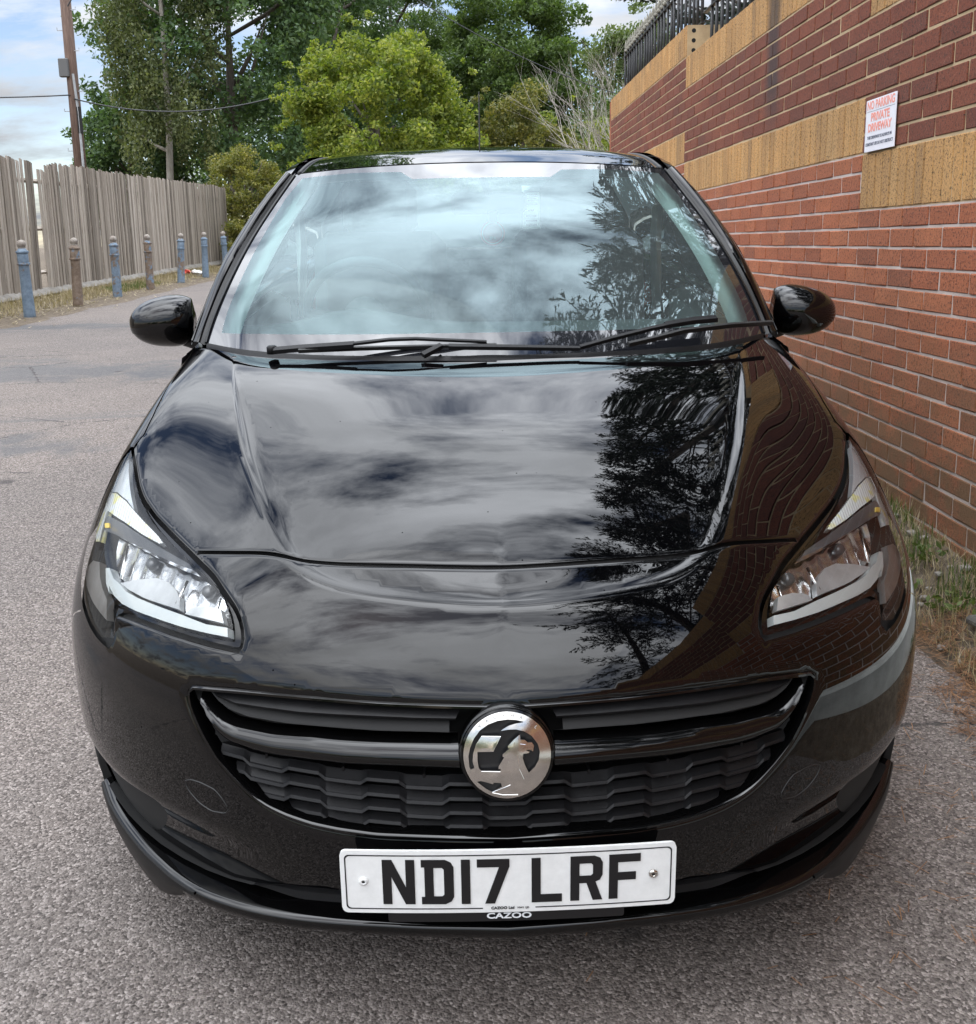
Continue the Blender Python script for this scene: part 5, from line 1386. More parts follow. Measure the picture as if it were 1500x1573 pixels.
for s in (1, -1):   # blunt inner ends of the bar
    mb = MB(); e = [bt[-1] + (0, .016, .007), bmid[-1] + (0, -.002, -.001), bb[-1] + (0, .014, 0), bb[-1] + (0, .045, -.002), bt[-1] + (0, .045, .006)]
    mb.add([(s * p[0], p[1], p[2]) for p in e], [tuple(range(5))]); mb.build('bar_end', MT['gloss_black'], grille)
uo = rs(A3('up_out'), 40)
btc = rs(A3('bar_top')[1:], 40)
loft('grille_panel', [shiftv(uo, .030, .012), shiftv(uo, .012, .0015), shiftv(uo, .010, -.001), shiftv(btc, .040, .010)], MT['dark'], grille, ang=30, both='split')
us, ut = rs(A3('upslat'), 40), rs(A3('upslat_top'), 40)
loft('grille_slat', [shiftv(ut, .040, .012), shiftv(ut, .016, .001), shiftv(us, .008, .001), shiftv(us, .010, -.003), shiftv(us, .040, -.006)], MT['plastic'], grille, ang=30, both='split')
def grl_x(z):
    L_ = A3('grille'); zz = L_[2:, 2]; xx = L_[2:, 0]; i = np.argsort(zz); return float(np.interp(z, zz[i], xx[i]))
per, half_low, rampw, amp = .128, .028, .011, .0085
def zig(x):
    u = (np.abs(x) + per / 2) % per - per / 2; u = np.abs(u)
    return amp * np.clip((u - half_low) / rampw, 0, 1)
for r, z0 in enumerate((.487, .461, .436, .412)):
    X = grl_x(z0 + .006) - .012
    if r == 3: X = grl_x(z0 + .009) - .012
    brk = [0.0]
    k = 0
    while True:
        c = k * per
        for v in (c - half_low - rampw, c - half_low, c + half_low, c + half_low + rampw):
            if 0 < v < X: brk.append(v)
        k += 1
        if c > X: break
    xs_ = np.unique(np.concatenate([np.array(brk), np.linspace(0, X, 24), [X]]))
    z = z0 + zig(xs_); y = skin_y(xs_, np.full_like(xs_, z0)) + .014
    zl = z0 - .0080 + zig(xs_); zt = z0 + .0085 + zig(xs_) * .35
    P = lambda dy, zz: np.stack([xs_, y + dy, zz], 1)
    loft('grille_slat', [P(.045, zt - .006), P(.0165, zt), P(.0150, zt - .0012), P(.0055, zl + .0062), P(.0028, zl + .0052), P(0, zl + .0012), P(.002, zl - .0012), P(.040, zl + .002)], MT['plastic'], grille, ang=24)
mb = MB()
for x in (.128, .256, .384, 0.0):
    for s in ((1, -1) if x else (1,)):
        zt = .50 if x else .47; zb = max(.405, .0)
        if grl_x(.43) < x: zb = .45
        yy = float(skin_y(np.array([x]), np.array([.45]))[0]) + .030
        mb = MB(); mb.box((s * x, yy + .012, (zt + zb) / 2), (.004, .03, zt - zb)); mb.build('grille_rib', MT['plastic'], grille)
mb = MB()
for x in (.15, .29, .40):
    for s in (1, -1):
        yy = float(skin_y(np.array([x]), np.array([.585]))[0]) + .030
        mb = MB(); mb.box((s * x, yy + .01, .582), (.003, .02, .022)); mb.build('grille_rib', MT['plastic'], grille)
# --- badge
BC = Vector((0.0, -.001, .551)); BR = .067
bz = empty('badge', BC, (math.radians(90 - 13), 0, 0), parent=car)
mb = MB(); mb.lathe([(.073, -.045), (.074, -.016), (.073, -.011), (.071, -.009), (.069, -.008)], 48, 'Z'); smooth_angle(mb.build('badge_plinth', MT['gloss_black'], bz))
mb = MB(); mb.lathe([(BR, -.006), (BR + .004, -.004), (BR + .003, 0), (BR, .001), (BR - .001, -.002)], 64, 'Z', cap=False); smooth_angle(mb.build('badge_rim', MT['gloss_black'], bz))
def EP(L_): return [((x - 748) / 543 * BR, (640 - y) / 498 * BR) for x, y in L_]
h1 = EP([(285,760),(275,640),(300,540),(345,440),(420,350),(520,285),(640,245),(760,232),(860,240),(950,262),(945,270),(850,280),(770,300),(700,335),(675,352),(760,340),(860,340),(960,365),(1050,420),(1120,510),(1145,600),(1130,690),(1080,770),(1005,830),(960,740),(935,660),(940,610),(1005,606),(1020,592),(980,575),(985,568),(1040,575),(1060,592),(1075,530),(1050,490),(1000,490),(965,460),(910,455),(905,398),(830,450),(755,520),(758,540),(775,545),(690,610),(690,635),(710,640),(640,745),(638,775),(665,770),(660,800),(430,800),(400,770),(385,690),(385,585),(580,578),(675,408),(440,408),(370,500),(335,600),(325,690),(345,770),(300,790)])
h2 = EP([(375,930),(420,918),(500,935),(570,955),(575,935),(665,940),(675,985),(560,1050),(480,1010),(420,965)])
outer = [(BR * .985 * math.cos(a), BR * .985 * math.sin(a)) for a in np.linspace(0, 2 * math.pi, 73)[:-1]]
def dome(V): return [(x, y, z + .0105 * (1 - (x * x + y * y) / BR**2)) for x, y, z in V]
def rich(name, polys, z0, th, mt):
    """tessellated plate with inner points so it can be domed"""
    gx, gy = np.meshgrid(np.arange(-BR, BR, .0045), np.arange(-BR, BR, .0045)); g = np.stack([gx.ravel(), gy.ravel()], 1)
    ok = pip(polys[0], g)
    for h in polys[1:]: ok &= ~pip(h, g)
    for h in polys: ok &= seg_dist(g, np.array(list(h) + [h[0]])) > .0012
    U, T_ = cdt([np.array(h) for h in polys], [], g[ok]); c = U[T_].mean(1); k = pip(polys[0], c)
    for h in polys[1:]: k &= ~pip(h, c)
    T_ = T_[k]; a, b, c = U[T_[:, 0]], U[T_[:, 1]], U[T_[:, 2]]
    fl = ((b[:, 0] - a[:, 0]) * (c[:, 1] - a[:, 1]) - (b[:, 1] - a[:, 1]) * (c[:, 0] - a[:, 0])) < 0; T_[fl] = T_[fl][:, ::-1]
    V = [(x, y, z0 + th) for x, y in U]; F = [tuple(t) for t in T_]
    E_ = set()
    for t in F:
        for i in range(3): E_.add((t[i], t[(i + 1) % 3]))
    mp = {}
    for e in [e for e in E_ if (e[1], e[0]) not in E_]:
        for i in e:
            if i not in mp: mp[i] = len(V); V.append((U[i][0], U[i][1], z0))
        F.append((e[1], e[0], mp[e[0]], mp[e[1]]))
    o = mesh(name, dome(V), F, mt, bz); smooth_angle(o, 30); return o
rich('badge_emblem', [np.array(outer), np.array(h1), np.array(h2)], -.004, .004, MT['chrome_dull'])
mb = MB(); V, F = prism([outer], .002); mb.add(dome(V), F); ob = mb.build('badge_field', MT['plate_black'], bz); ob.location = (0, 0, -.0105 + .004)
# feather and wing strokes on the emblem
mb = MB()
for a, b in (((560,1050),(780,965)), ((560,1058),(690,1085)), ((690,1085),(870,1088)), ((1150,400),(1270,545)), ((440,412),(672,412)), ((430,805),(660,805)), ((870,620),(890,760)), ((890,780),(945,900)), ((760,690),(800,900)), ((830,520),(840,470)), ((905,500),(970,508)), ((900,400),(880,450))):
    p, q = EP([a, b]); mb.tube([(p[0], p[1], .0100 * (1 - (p[0]**2 + p[1]**2) / BR**2)), (q[0], q[1], .0100 * (1 - (q[0]**2 + q[1]**2) / BR**2) + .0006)], .0006, 5)
mb.build('emblem_relief', MT['chrome'], bz)
for i, ch in enumerate('VAUXHALL'):
    a = math.radians(132 - i * 12.6); r = BR * .905
    o = text_mesh('emblem_letter', ch, .0068, MT['shelf'], .0002, .0001, bz); o.location = (r * math.cos(a), r * math.sin(a), .0024); o.rotation_euler = (0, 0, a - math.pi / 2)

# --- number plate
plate = empty('number_plate', (0, -.016, .3415), parent=car)
def bendp(V, y0): return [(x, y0 + y + .145 * x * x, z) for x, y, z in V]
def rrect_cols(w, h, r, n=48):
    xs_ = np.concatenate([np.linspace(-w / 2, -w / 2 + r, 6), np.linspace(-w / 2 + r, w / 2 - r, n)[1:-1], np.linspace(w / 2 - r, w / 2, 6)])
    e = np.maximum(np.abs(xs_) - (w / 2 - r), 0); return xs_, h / 2 - (r - np.sqrt(np.maximum(r * r - e * e, 0)))
def bent_plate(name, w, h, r, y, th, mt, parent):
    xs_, hh = rrect_cols(w, h, r); n = len(xs_)
    V = [(x, 0, a) for x, a in zip(xs_, hh)] + [(x, 0, -a) for x, a in zip(xs_, hh)] + [(x, th, a) for x, a in zip(xs_, hh)] + [(x, th, -a) for x, a in zip(xs_, hh)]
    F = []
    for i in range(n - 1):
        F += [(i, n + i, n + i + 1, i + 1), (2 * n + i, 2 * n + i + 1, 3 * n + i + 1, 3 * n + i), (i, i + 1, 2 * n + i + 1, 2 * n + i), (n + i, 3 * n + i, 3 * n + i + 1, n + i + 1)]
    F += [(0, 2 * n, 3 * n, n), (n - 1, 2 * n - 1, 4 * n - 1, 3 * n - 1)]
    return mesh(name, bendp(V, y), F, mt, parent)
bent_plate('plate_holder', .370, .030, .004, .004, .006, MT['plate_black'], plate).location = (-.004, .002, -.0615)
bent_plate('plate_face', .520, .111, .010, 0, .004, MT['plate_white'], plate)
def plate_prism(name, polys, mt, y=-.0006, th=.0008):
    V, F = prism(polys, th); mb = MB(); mb.add([(a, y - c, b) for a, b, c in V], F)
    bm = bmesh.new(); vs = [bm.verts.new(v) for v in mb.V]
    for f in mb.F:
        try: bm.faces.new([vs[i] for i in f])
        except ValueError: pass
    bmesh.ops.recalc_face_normals(bm, faces=bm.faces); bm.verts.index_update()
    V = [tuple(v.co) for v in bm.verts]; F = [[v.index for v in f.verts] for f in bm.faces]; bm.free()
    return mesh(name, bendp(V, 0), F, mt, plate)
CH_ = {
 'N': [[(0,0),(0,79),(15,79),(36,30),(36,79),(50,79),(50,0),(35,0),(14,49),(14,0)]],
 'D': [[(0,0),(0,13),(5,13),(5,66),(0,66),(0,79),(37,79),(46,74),(50,66),(50,13),(46,5),(37,0)], [(19,14),(19,65),(32,65),(35,62),(35,17),(32,14)]],
 '1': [[(0,0),(0,79),(14,79),(14,0)]],
 '7': [[(0,65),(0,79),(50,79),(50,66),(27,0),(12,0),(34,65)]],
 'L': [[(0,0),(0,79),(14,79),(14,14),(47,14),(47,0)]],
 'R': [[(0,0),(0,79),(37,79),(46,75),(50,67),(50,45),(46,36),(39,33),(50,0),(35,0),(25,31),(14,31),(14,0)], [(14,44),(14,66),(32,66),(35,63),(35,47),(32,44)]],
 'F': [[(0,0),(0,79),(49,79),(49,65),(14,65),(14,47),(42,47),(42,33),(14,33),(14,0)]]}
for ch, x0 in (('N', 65), ('D', 125), ('1', 186.5), ('7', 211), ('L', 295), ('R', 355), ('F', 415)):
    plate_prism('character', [[(((x + x0) - 260) / 1000, (y - 39.5 + 1) / 1000) for x, y in pl] for pl in CH_[ch]], MT['plate_black'])
def frame_line(w, h, r, t):
    L_ = []
    for sx, sy, a0 in ((1, 1, 0), (-1, 1, 90), (-1, -1, 180), (1, -1, 270)):
        for a in np.linspace(a0, a0 + 90, 6):
            L_.append((sx * (w / 2 - r) + r * math.cos(math.radians(a)), sy * (h / 2 - r) + r * math.sin(math.radians(a))))
    return np.array(L_)
def border():
    a = frame_line(.506, .097, .007, 0); b = frame_line(.502, .093, .006, 0)
    a = dens(np.concatenate([a, a[:1]]), .02); 
    b2 = a * np.array([.502 / .506, .093 / .097])
    V = []; F = []
    for p, q in zip(a, b2): V += [(p[0], -.0007, p[1]), (q[0], -.0007, q[1])]
    for i in range(len(a) - 1):
        mid = (a[i] + a[i + 1]) / 2
        if mid[1] < -.04 and -.033 < mid[0] < .033: continue
        F.append((2 * i, 2 * i + 1, 2 * i + 3, 2 * i + 2))
    mesh('border_line', bendp(V, 0), F, MT['plate_black'], plate)
border()
def plate_text(s, size, w, x, z, mt, bold):
    o = text_mesh('plate_lettering', s, size, mt, .0002, bold, plate, w)
    o.rotation_euler = (math.radians(90), 0, 0); o.location = (x, -.0012 + .145 * x * x, z); return o
plate_text('CAZOO Ltd', .0065, .036, -.010, -.0470, MT['plate_black'], .00025)
plate_text('NW1 1JD', .0042, .018, .022, -.0472, MT['plate_black'], .0001)
o = plate_text('CAZOO', .0140, .070, .0, -.0650, MT['white_print'], .0004); o.location.y = .0035
for x in (-.2245, .2245):
    mb = MB(); mb.lathe([(.0075, 0), (.0072, .002), (.005, .0035), (.0028, .0038), (.0026, .0022), (.0008, .002)], 16)
    o = mb.build('plate_screw', MT['plate_white'] if x < 0 else MT['chrome_dull'], plate, True); o.rotation_euler = (math.radians(90), 0, 0); o.location = (x, .145 * x * x, .002)
    mb = MB(); mb.lathe([(.0027, .0), (.0027, .0026)], 10); o = mb.build('screw_recess', MT['dark'], plate); o.rotation_euler = (math.radians(90), 0, 0); o.location = (x, .145 * x * x, .002)

# --- splitter and lower intake
SPL = np.array([(0, .025, .225), (.138, .034, .225), (.266, .048, .225), (.353, .063, .225), (.409, .079, .225), (.455, .096, .225), (.503, .120, .224), (.545, .148, .223), (.588, .187, .222), (.655, .259, .221), (.715, .336, .222), (.760, .400, .228), (.796, .468, .236)])
SPL = smooth_line(SPL, 60, 2)
nrm = np.gradient(SPL, axis=0); nrm = np.stack([nrm[:, 1], -nrm[:, 0], 0 * nrm[:, 0]], 1); nrm /= np.linalg.norm(nrm, axis=1)[:, None]   # outward
def so(w, dz): return SPL + nrm * w + np.array([0, 0, dz])
loft('front_splitter', [so(-.11, .008), so(-.050, .004), so(-.012, .001), so(-.002, -.002), so(.002, -.008), so(-.001, -.022), so(-.010, -.030), so(-.09, -.030)], MT['gloss_black'], bumper, ang=50)
ch = SPL[(SPL[:, 0] > .525)]; cn = nrm[(SPL[:, 0] > .525)]
tt = np.linspace(0, 1, len(ch)); dep = (.006 + .076 * np.sin(np.clip(tt * 2.6, 0, 1) * math.pi / 2) - .012 * tt)[:, None] * np.array([0, 0, -1])
loft('chin_spoiler', [ch - cn * .004 + (0, 0, -.003), ch + cn * .003 + (0, 0, -.005), ch + cn * .0045 + (0, 0, -.010), ch + cn * .003 + dep * .45, ch - cn * .006 + dep * .9, ch - cn * .014 + dep, ch - cn * .06 + dep], MT['chin'], bumper, ang=40, both='split')
xs_ = np.linspace(0, .47, 36); yb = np.interp(xs_, BOT[:, 0], BOT[:, 1]); zb = np.interp(xs_, BOT[:, 0], BOT[:, 2])
wt_ = sstep((.475 - xs_) / .14)
P = lambda dy, dz: np.stack([xs_, yb + dy * wt_, zb + dz * wt_], 1)
ysp = np.interp(xs_, SPL[:, 0], SPL[:, 1])
def Q_(dy, z): return np.stack([xs_, (ysp + dy) * wt_ + (yb + .012) * (1 - wt_), z * wt_ + (zb - .004) * (1 - wt_)], 1)
loft('lower_intake', [P(0, 0), P(.010, -.004), P(.030, -.006), P(.040, -.012), Q_(.052, .246), Q_(.044, .240), Q_(.040, .228)], MT['plastic'], bumper, ang=30)
lo = BOT[5:]
loft('lower_return', [lo, lo + np.array([-.02, .05, -.004]), lo + np.array([-.05, .10, .05])], MT['dark'], bumper, both='split')

# --- body behind the front wings
def TAP(y): y = np.asarray(y, float); return 1 - .10 * np.clip((y - 2.5) / 1.5, 0, 1)**2
def BELT(y): return .955 + .055 * np.clip((y - 1.25) / 1.6, 0, 1)
def sect(y, zl, zh, n): z = np.linspace(zl, zh, n); return np.stack([SIDE_W(z) * float(TAP(y)), np.full(n, y), z], 1)
def low_z(y):
    d = abs(y - 3.35); return .315 + math.sqrt(max(.355**2 - d * d, 0)) if d < .34 else .22
for s in (1, -1):
    for nm, ya, yb_ in (('door', 1.256, 2.50), ('rear_quarter', 2.506, 3.93)):
        yy = np.unique(np.concatenate([np.linspace(ya, yb_, 24), [3.012, 3.688] if nm == 'rear_quarter' else []]))
        L_ = [sect(y, low_z(y), float(BELT(y)), 16) * np.array([s, 1, 1]) for y in yy]
        ob = loft(nm, L_, MT['paint'], car, both=False, ang=40)
        if nm == 'door':
            mb = MB(); x = float(SIDE_W(.80)) + .012
            mb.tube([(s * (x - .012), 2.18, .80), (s * (x + .012), 2.20, .80), (s * (x + .014), 2.32, .80), (s * (x - .01), 2.36, .80)], .012, 8); mb.build('door_handle', MT['paint'], ob, True)
for s in (1, -1):
    mb = MB(); mb.box((s * .80, 2.2, .20), (.09, 2.0, .06)); mb.build('sill', MT['plastic'], car)
mb = MB(); mb.box((0, 2.4, .24), (1.50, 2.9, .06)); mb.build('underbody', MT['dark'], car)
mb = MB(); mb.box((0, .72, .25), (.85, .85, .05)); mb.box((0, .42, .50), (.85, .05, .4)); mb.build('engine_undertray', MT['dark'], car)
rz = np.linspace(.24, 1.01, 14)
loft('tailgate', [np.stack([np.linspace(0, 1, 12) * float(SIDE_W(z)) * .895, 3.93 + .07 * (1 - np.linspace(0, 1, 12)**2.2) + .03 * math.sin((z - .24) / .77 * math.pi), np.full(12, z)], 1) for z in rz], MT['paint'], car)
for s in (1, -1):
    mb = MB(); mb.box((s * .70, 3.93, .82), (.14, .12, .24), bev=.03); mb.build('tail_light', MT['litter_red'], car)
# wheels
def wheel(x, y, s):
    w = empty('wheel', (x, y, .310), parent=car)
    mb = MB(); mb.lathe([(.20, -.09), (.27, -.098), (.300, -.09), (.310, -.07), (.312, 0), (.310, .07), (.300, .09), (.27, .098), (.20, .09)], 40, 'X', cap=False); smooth_angle(mb.build('tyre', MT['tyre'], w))
    mb = MB(); mb.lathe([(.205, -.09), (.205, .06), (.19, .07)], 40, 'X', cap=False); smooth_angle(mb.build('rim', MT['alloy'], w))
    mb = MB()
    for k in range(5):
        a = 2 * math.pi * k / 5
        mb.tube([(s * .055, 0, 0), (s * .075, .10 * math.cos(a), .10 * math.sin(a)), (s * .07, .20 * math.cos(a), .20 * math.sin(a))], [.045, .032, .026], 6)
    mb.lathe([(.06, s * .03), (.06, s * .085)], 16, 'X'); mb.build('spokes', MT['alloy'], w)
    mb = MB(); mb.lathe([(.14, -.01), (.14, .01)], 24, 'X'); mb.build('brake_disc', MT['steel'], w)
for y in (.84, 3.35):
    for s in (1, -1): wheel(s * .745, y, s)
mb = MB()
for y in (.84, 3.35):
    for s in (1, -1):
        L_ = [(s * .50, y + .37 * math.cos(a), .315 + .37 * math.sin(a)) for a in np.linspace(-.3, math.pi + .3, 20)]; b = len(mb.V)
        mb = MB(); mb.add(L_ + [(s * .80, q[1], q[2]) for q in L_], [(i, i + 1, i + 21, i + 20) for i in range(19)] + [tuple(range(20))]); mb.build('wheel_arch_liner', MT['dark'], car)
pass

# --- glasshouse
WSS = np.array([(.716, 1.27, .991), (.702, 1.315, 1.048), (.675, 1.39, 1.127), (.639, 1.52, 1.223), (.598, 1.68, 1.315), (.550, 1.83, 1.406)])
WSB = np.array([(0, 1.02, .987), (.231, 1.045, .986), (.39, 1.085, .984), (.524, 1.14, .984), (.632, 1.20, .987), (.716, 1.27, .991)])
WST = np.array([(0, 1.74, 1.431), (.263, 1.755, 1.426), (.458, 1.79, 1.414), (.55, 1.83, 1.406)])
side_f = [spline(np.linspace(0, 1, 6), WSS[:, i]) for i in range(3)]
def arc_f(L_):
    s = np.abs(L_[:, 0]) / L_[-1, 0]; s2 = np.concatenate([-s[1:][::-1], s])
    return [spline(s2, np.concatenate([sg * L_[1:, i][::-1], L_[:, i]])) for i, sg in ((0, -1), (1, 1), (2, 1))]
bot_f, top_f = arc_f(WSB), arc_f(WST)
CROWN = spline([0, .25, .5, .75, 1], [0, .020, .028, .020, 0])
def ws_point(s, t):
    """s across 0..1 (centre to edge), t up 0..1 -> windscreen surface"""
    B_ = np.stack([f(s) for f in bot_f], 1); T_ = np.stack([f(s) for f in top_f], 1)
    one = np.ones_like(s)
    E = np.stack([f(t) for f in side_f], 1); B1 = np.stack([f(one) for f in bot_f], 1); T1 = np.stack([f(one) for f in top_f], 1)
    lin = B_ + (T_ - B_) * t[:, None]; lin1 = B1 + (T1 - B1) * t[:, None]
    P = lin + (E - lin1) * (s[:, None]**2)
    P = P + np.array([0, -.5, .86]) * (CROWN(t) * (1 - s**2.2))[:, None]
    return P
def build_windscreen():
    def inv(targets):
        out = []
        gs, gt = np.meshgrid(np.linspace(0, 1, 161), np.linspace(0, 1, 161)); gp = ws_point(gs.ravel(), gt.ravel())
        vd = np.array([-.046, -1.40, 1.40])
        for p in targets:
            d = np.array(p) - vd; d /= np.linalg.norm(d); q = gp - vd; q /= np.linalg.norm(q, axis=1)[:, None]
            i = np.argmax(q @ d); out.append((gs.ravel()[i], gt.ravel()[i]))
        return out
    band = inv([(0, 1.08, 1.033), (.233, 1.10, 1.031), (.395, 1.14, 1.027), (.567, 1.21, 1.019), (.682, 1.285, 1.013), (.667, 1.33, 1.069), (.64, 1.41, 1.15), (.604, 1.54, 1.246), (.561, 1.69, 1.34), (.531, 1.81, 1.395), (.378, 1.76, 1.407), (.232, 1.73, 1.409), (.198, 1.70, 1.387), (0, 1.70, 1.389)])
    band[0] = (0, band[0][1]); band[-1] = (0, band[-1][1]); band = np.array(band)
    g = np.stack([q.ravel() for q in np.meshgrid(np.linspace(0, 1, 42), np.linspace(0, 1, 34))], 1)
    bl = dens(band, .02); inner = g[(seg_dist(g, bl) > .008) & (g[:, 0] > 0) & (g[:, 0] < 1) & (g[:, 1] > 0) & (g[:, 1] < 1)]
    fr_ = np.concatenate([np.stack([np.linspace(0, 1, 42), np.zeros(42)], 1), np.stack([np.ones(33), np.linspace(0, 1, 34)[1:]], 1), np.stack([np.linspace(1, 0, 42)[1:], np.ones(41)], 1), np.stack([np.zeros(32), np.linspace(1, 0, 34)[1:-1]], 1)])
    U, T_ = cdt([fr_], [bl], inner); U = np.clip(U, 0, 1); c = U[T_].mean(1); ing = pip(bl, c)
    P = ws_point(U[:, 0], U[:, 1]); e = 1e-3
    n = np.cross(ws_point(U[:, 0] + e, U[:, 1]) - P, ws_point(U[:, 0], U[:, 1] + e) - P); n /= np.linalg.norm(n, axis=1)[:, None]; n *= np.sign(n[:, 2])[:, None]
    res = []
    for nm, k, mt in (('windscreen', ing, MT['windscreen']), ('windscreen_border', ~ing, MT['frit'])):
        t_ = T_[k]; a, b, c = P[t_[:, 0]], P[t_[:, 1]], P[t_[:, 2]]
        fl = (np.cross(b - a, c - a) * n[t_[:, 0]]).sum(1) < 0; t_ = t_.copy(); t_[fl] = t_[fl][:, ::-1]
        used, iv = np.unique(t_, return_inverse=True); t_ = iv.reshape(-1, 3); Q = P[used].copy(); Nn = n[used].copy()
        Q[U[used, 0] < 1e-6, 0] = 0; Nn[U[used, 0] < 1e-6, 0] = 0; m_ = len(Q)
        mp = np.where(Q[:, 0] < 1e-6, np.arange(m_), np.arange(m_) + m_)
        Q2 = np.concatenate([Q, Q * np.array([-1, 1, 1])]); N2 = np.concatenate([Nn, Nn * np.array([-1, 1, 1])]); t2 = np.concatenate([t_, mp[t_[:, ::-1]]])
        o = fast_mesh(nm, Q2, t2, 3, mt, car if nm == 'windscreen' else res[0], True); N2 /= np.linalg.norm(N2, axis=1)[:, None]
        o.data.normals_split_custom_set_from_vertices([tuple(v) for v in N2]); res.append(o)
    return res[0]
windscreen = build_windscreen()
# pillars: from the glass edge out to the door line
tq = np.linspace(0, 1, 40)
WS_E = np.stack([f(tq) for f in side_f], 1)
PO = np.array([(.772, 1.33, .975), (.764, 1.42, 1.035), (.726, 1.51, 1.150), (.686, 1.60, 1.235), (.640, 1.72, 1.322), (.592, 1.88, 1.404)])
PO_E = np.stack([f(tq) for f in [spline(np.linspace(0, 1, 6), PO[:, i]) for i in range(3)]], 1)
mixp = lambda a, up: WS_E * (1 - a) + PO_E * a + np.array([.5, -.45, .55]) * up
for s in (1, -1):
    mir = lambda L_: L_ * np.array([s, 1, 1])
    pl = loft('front_pillar', [mir(mixp(.36, -.004)), mir(mixp(.38, .010)), mir(mixp(.46, .015)), mir(mixp(.60, .017)), mir(mixp(.76, .013)), mir(mixp(.90, .006)), mir(mixp(1.0, -.002))], MT['paint'], car, both=False, ang=50)
    loft('pillar_seal', [mir(mixp(-.03, .004)), mir(mixp(.02, .006)), mir(mixp(.10, .004)), mir(mixp(.14, -.006)), mir(mixp(.28, -.007)), mir(mixp(.37, .004))], MT['seal'], pl, both=False, ang=40)
    loft('pillar_trim', [mir(WS_E + np.array([.0, .03, -.012])), mir(WS_E + np.array([-.045, .035, -.012])), mir(WS_E + np.array([-.062, .065, -.02])), mir(WS_E + np.array([-.03, .10, -.03])), mir(WS_E + np.array([.01, .10, -.03]))], MT['trim_grey'], pl, both=False, ang=60)
# roof
RAIL = np.array([(.592, 1.88, 1.404), (.592, 2.05, 1.432), (.585, 2.35, 1.452), (.570, 2.8, 1.448), (.545, 3.2, 1.420), (.510, 3.58, 1.375)])
RC_ = np.array([(0, 1.74, 1.431), (0, 1.95, 1.463), (0, 2.3, 1.490), (0, 2.75, 1.492), (0, 3.2, 1.470), (0, 3.62, 1.425)])
tr_ = np.linspace(0, 1, 40)
rail_f = [spline(np.linspace(0, 1, 6), RAIL[:, i]) for i in range(3)]; rc_f = [spline(np.linspace(0, 1, 6), RC_[:, i]) for i in range(3)]
RL = np.stack([f(tr_) for f in rail_f], 1); RCL = np.stack([f(tr_) for f in rc_f], 1)
def roof_line(s):
    # s 0 centre .. 1 rail ; leading edge follows the windscreen top
    P = RCL * (1 - s) + RL * s
    zc = RCL[:, 2] - (RCL[:, 2] - RL[:, 2]) * s**2.6
    P = np.stack([RL[:, 0] * s, P[:, 1], zc], 1)
    top = np.array([float(f(np.array([min(s * .592 / .55, 1)]))[0]) for f in top_f])
    fade = (np.clip(1 - tr_ / .25, 0, 1)**2)[:, None]
    if s * .592 <= .5501:
        tgt = top + np.array([0, .002, .003]); tgt[0] = RL[0, 0] * s
        P = P + (tgt - P[0]) * fade
    return P
ss = np.concatenate([np.linspace(0, .88, 16), [.90, .915, .93, .96, 1.0]])
lines = [roof_line(s) for s in ss]
for i in (17, 18): lines[i] = lines[i] + np.array([0, 0, -.006])
roof = loft('roof', lines, MT['paint'], car, ang=50)
for s in (1, -1):
    mb = MB(); g = roof_line(.915); mb.tube([(s * p[0], p[1], p[2] - .002) for p in g], .006, 5); mb.build('roof_moulding', MT['seal'], roof, True)
mb = MB(); mb.tube([(0.018, 3.30, 1.455), (.021, 3.40, 1.75)], [.004, .0025], 6); mb.lathe([(.02, 1.455), (.012, 1.475)], 10, c=(.018, 3.30, 0)); mb.build('aerial', MT['seal'], car)
# side windows, frames and rear window
def side_pt(y, a):
    """a 0 belt .. 1 rail at station y"""
    xb = float(SIDE_W(float(BELT(y)))) * float(TAP(y)) - .006; zb_ = float(BELT(y))
    if y < 1.88:
        i = np.argmin(np.abs(PO_E[:, 1] - y)); top = PO_E[i]
    else:
        i = np.argmin(np.abs(RL[:, 1] - y)); top = RL[i]
    p = np.array([xb, y, zb_]) * (1 - a) + np.array([top[0], y, top[2]]) * a
    p[0] += .018 * math.sin(a * math.pi)
    return p
for s in (1, -1):
    m3 = np.array([s, 1, 1])
    loft('side_window', [[side_pt(y, a) * m3 for a in np.linspace(.05, .93, 8)] for y in np.linspace(1.46, 2.46, 16)], MT['side_glass'], car, both=False)
    loft('side_window', [[side_pt(y, a) * m3 for a in np.linspace(.07, .90, 8)] for y in np.linspace(2.58, 3.25, 10)], MT['side_glass'], car, both=False)
    fr = loft('window_frame', [[side_pt(y, a) * m3 + np.array([s * b, 0, 0]) for y in np.linspace(1.40, 3.55, 30)] for a, b in ((.90, -.01), (.90, .004), (1.0, .006), (1.03, -.02))], MT['gloss_black'], car, both=False, ang=30)
    loft('window_frame', [[side_pt(y, a) * m3 + np.array([s * b, 0, 0]) for y in np.linspace(1.30, 3.9, 30)] for a, b in ((.07, -.02), (.07, .003), (-.01, .005), (-.02, -.03))], MT['gloss_black'], car, both=False, ang=30)
    loft('rear_pillar', [[side_pt(y, a) * m3 for a in np.linspace(0, 1, 8)] for y in np.linspace(2.46, 2.58, 3)], MT['gloss_black'], car, both=False)
    loft('rear_pillar', [[side_pt(y, a) * m3 for a in np.linspace(0, 1, 8)] for y in np.linspace(3.25, 3.58, 6)] + [[np.array([s * .68, 3.93, 1.01]) * (1 - a) + np.array([s * .51, 3.60, 1.375]) * a for a in np.linspace(0, 1, 8)]], MT['paint'], car, both=False)
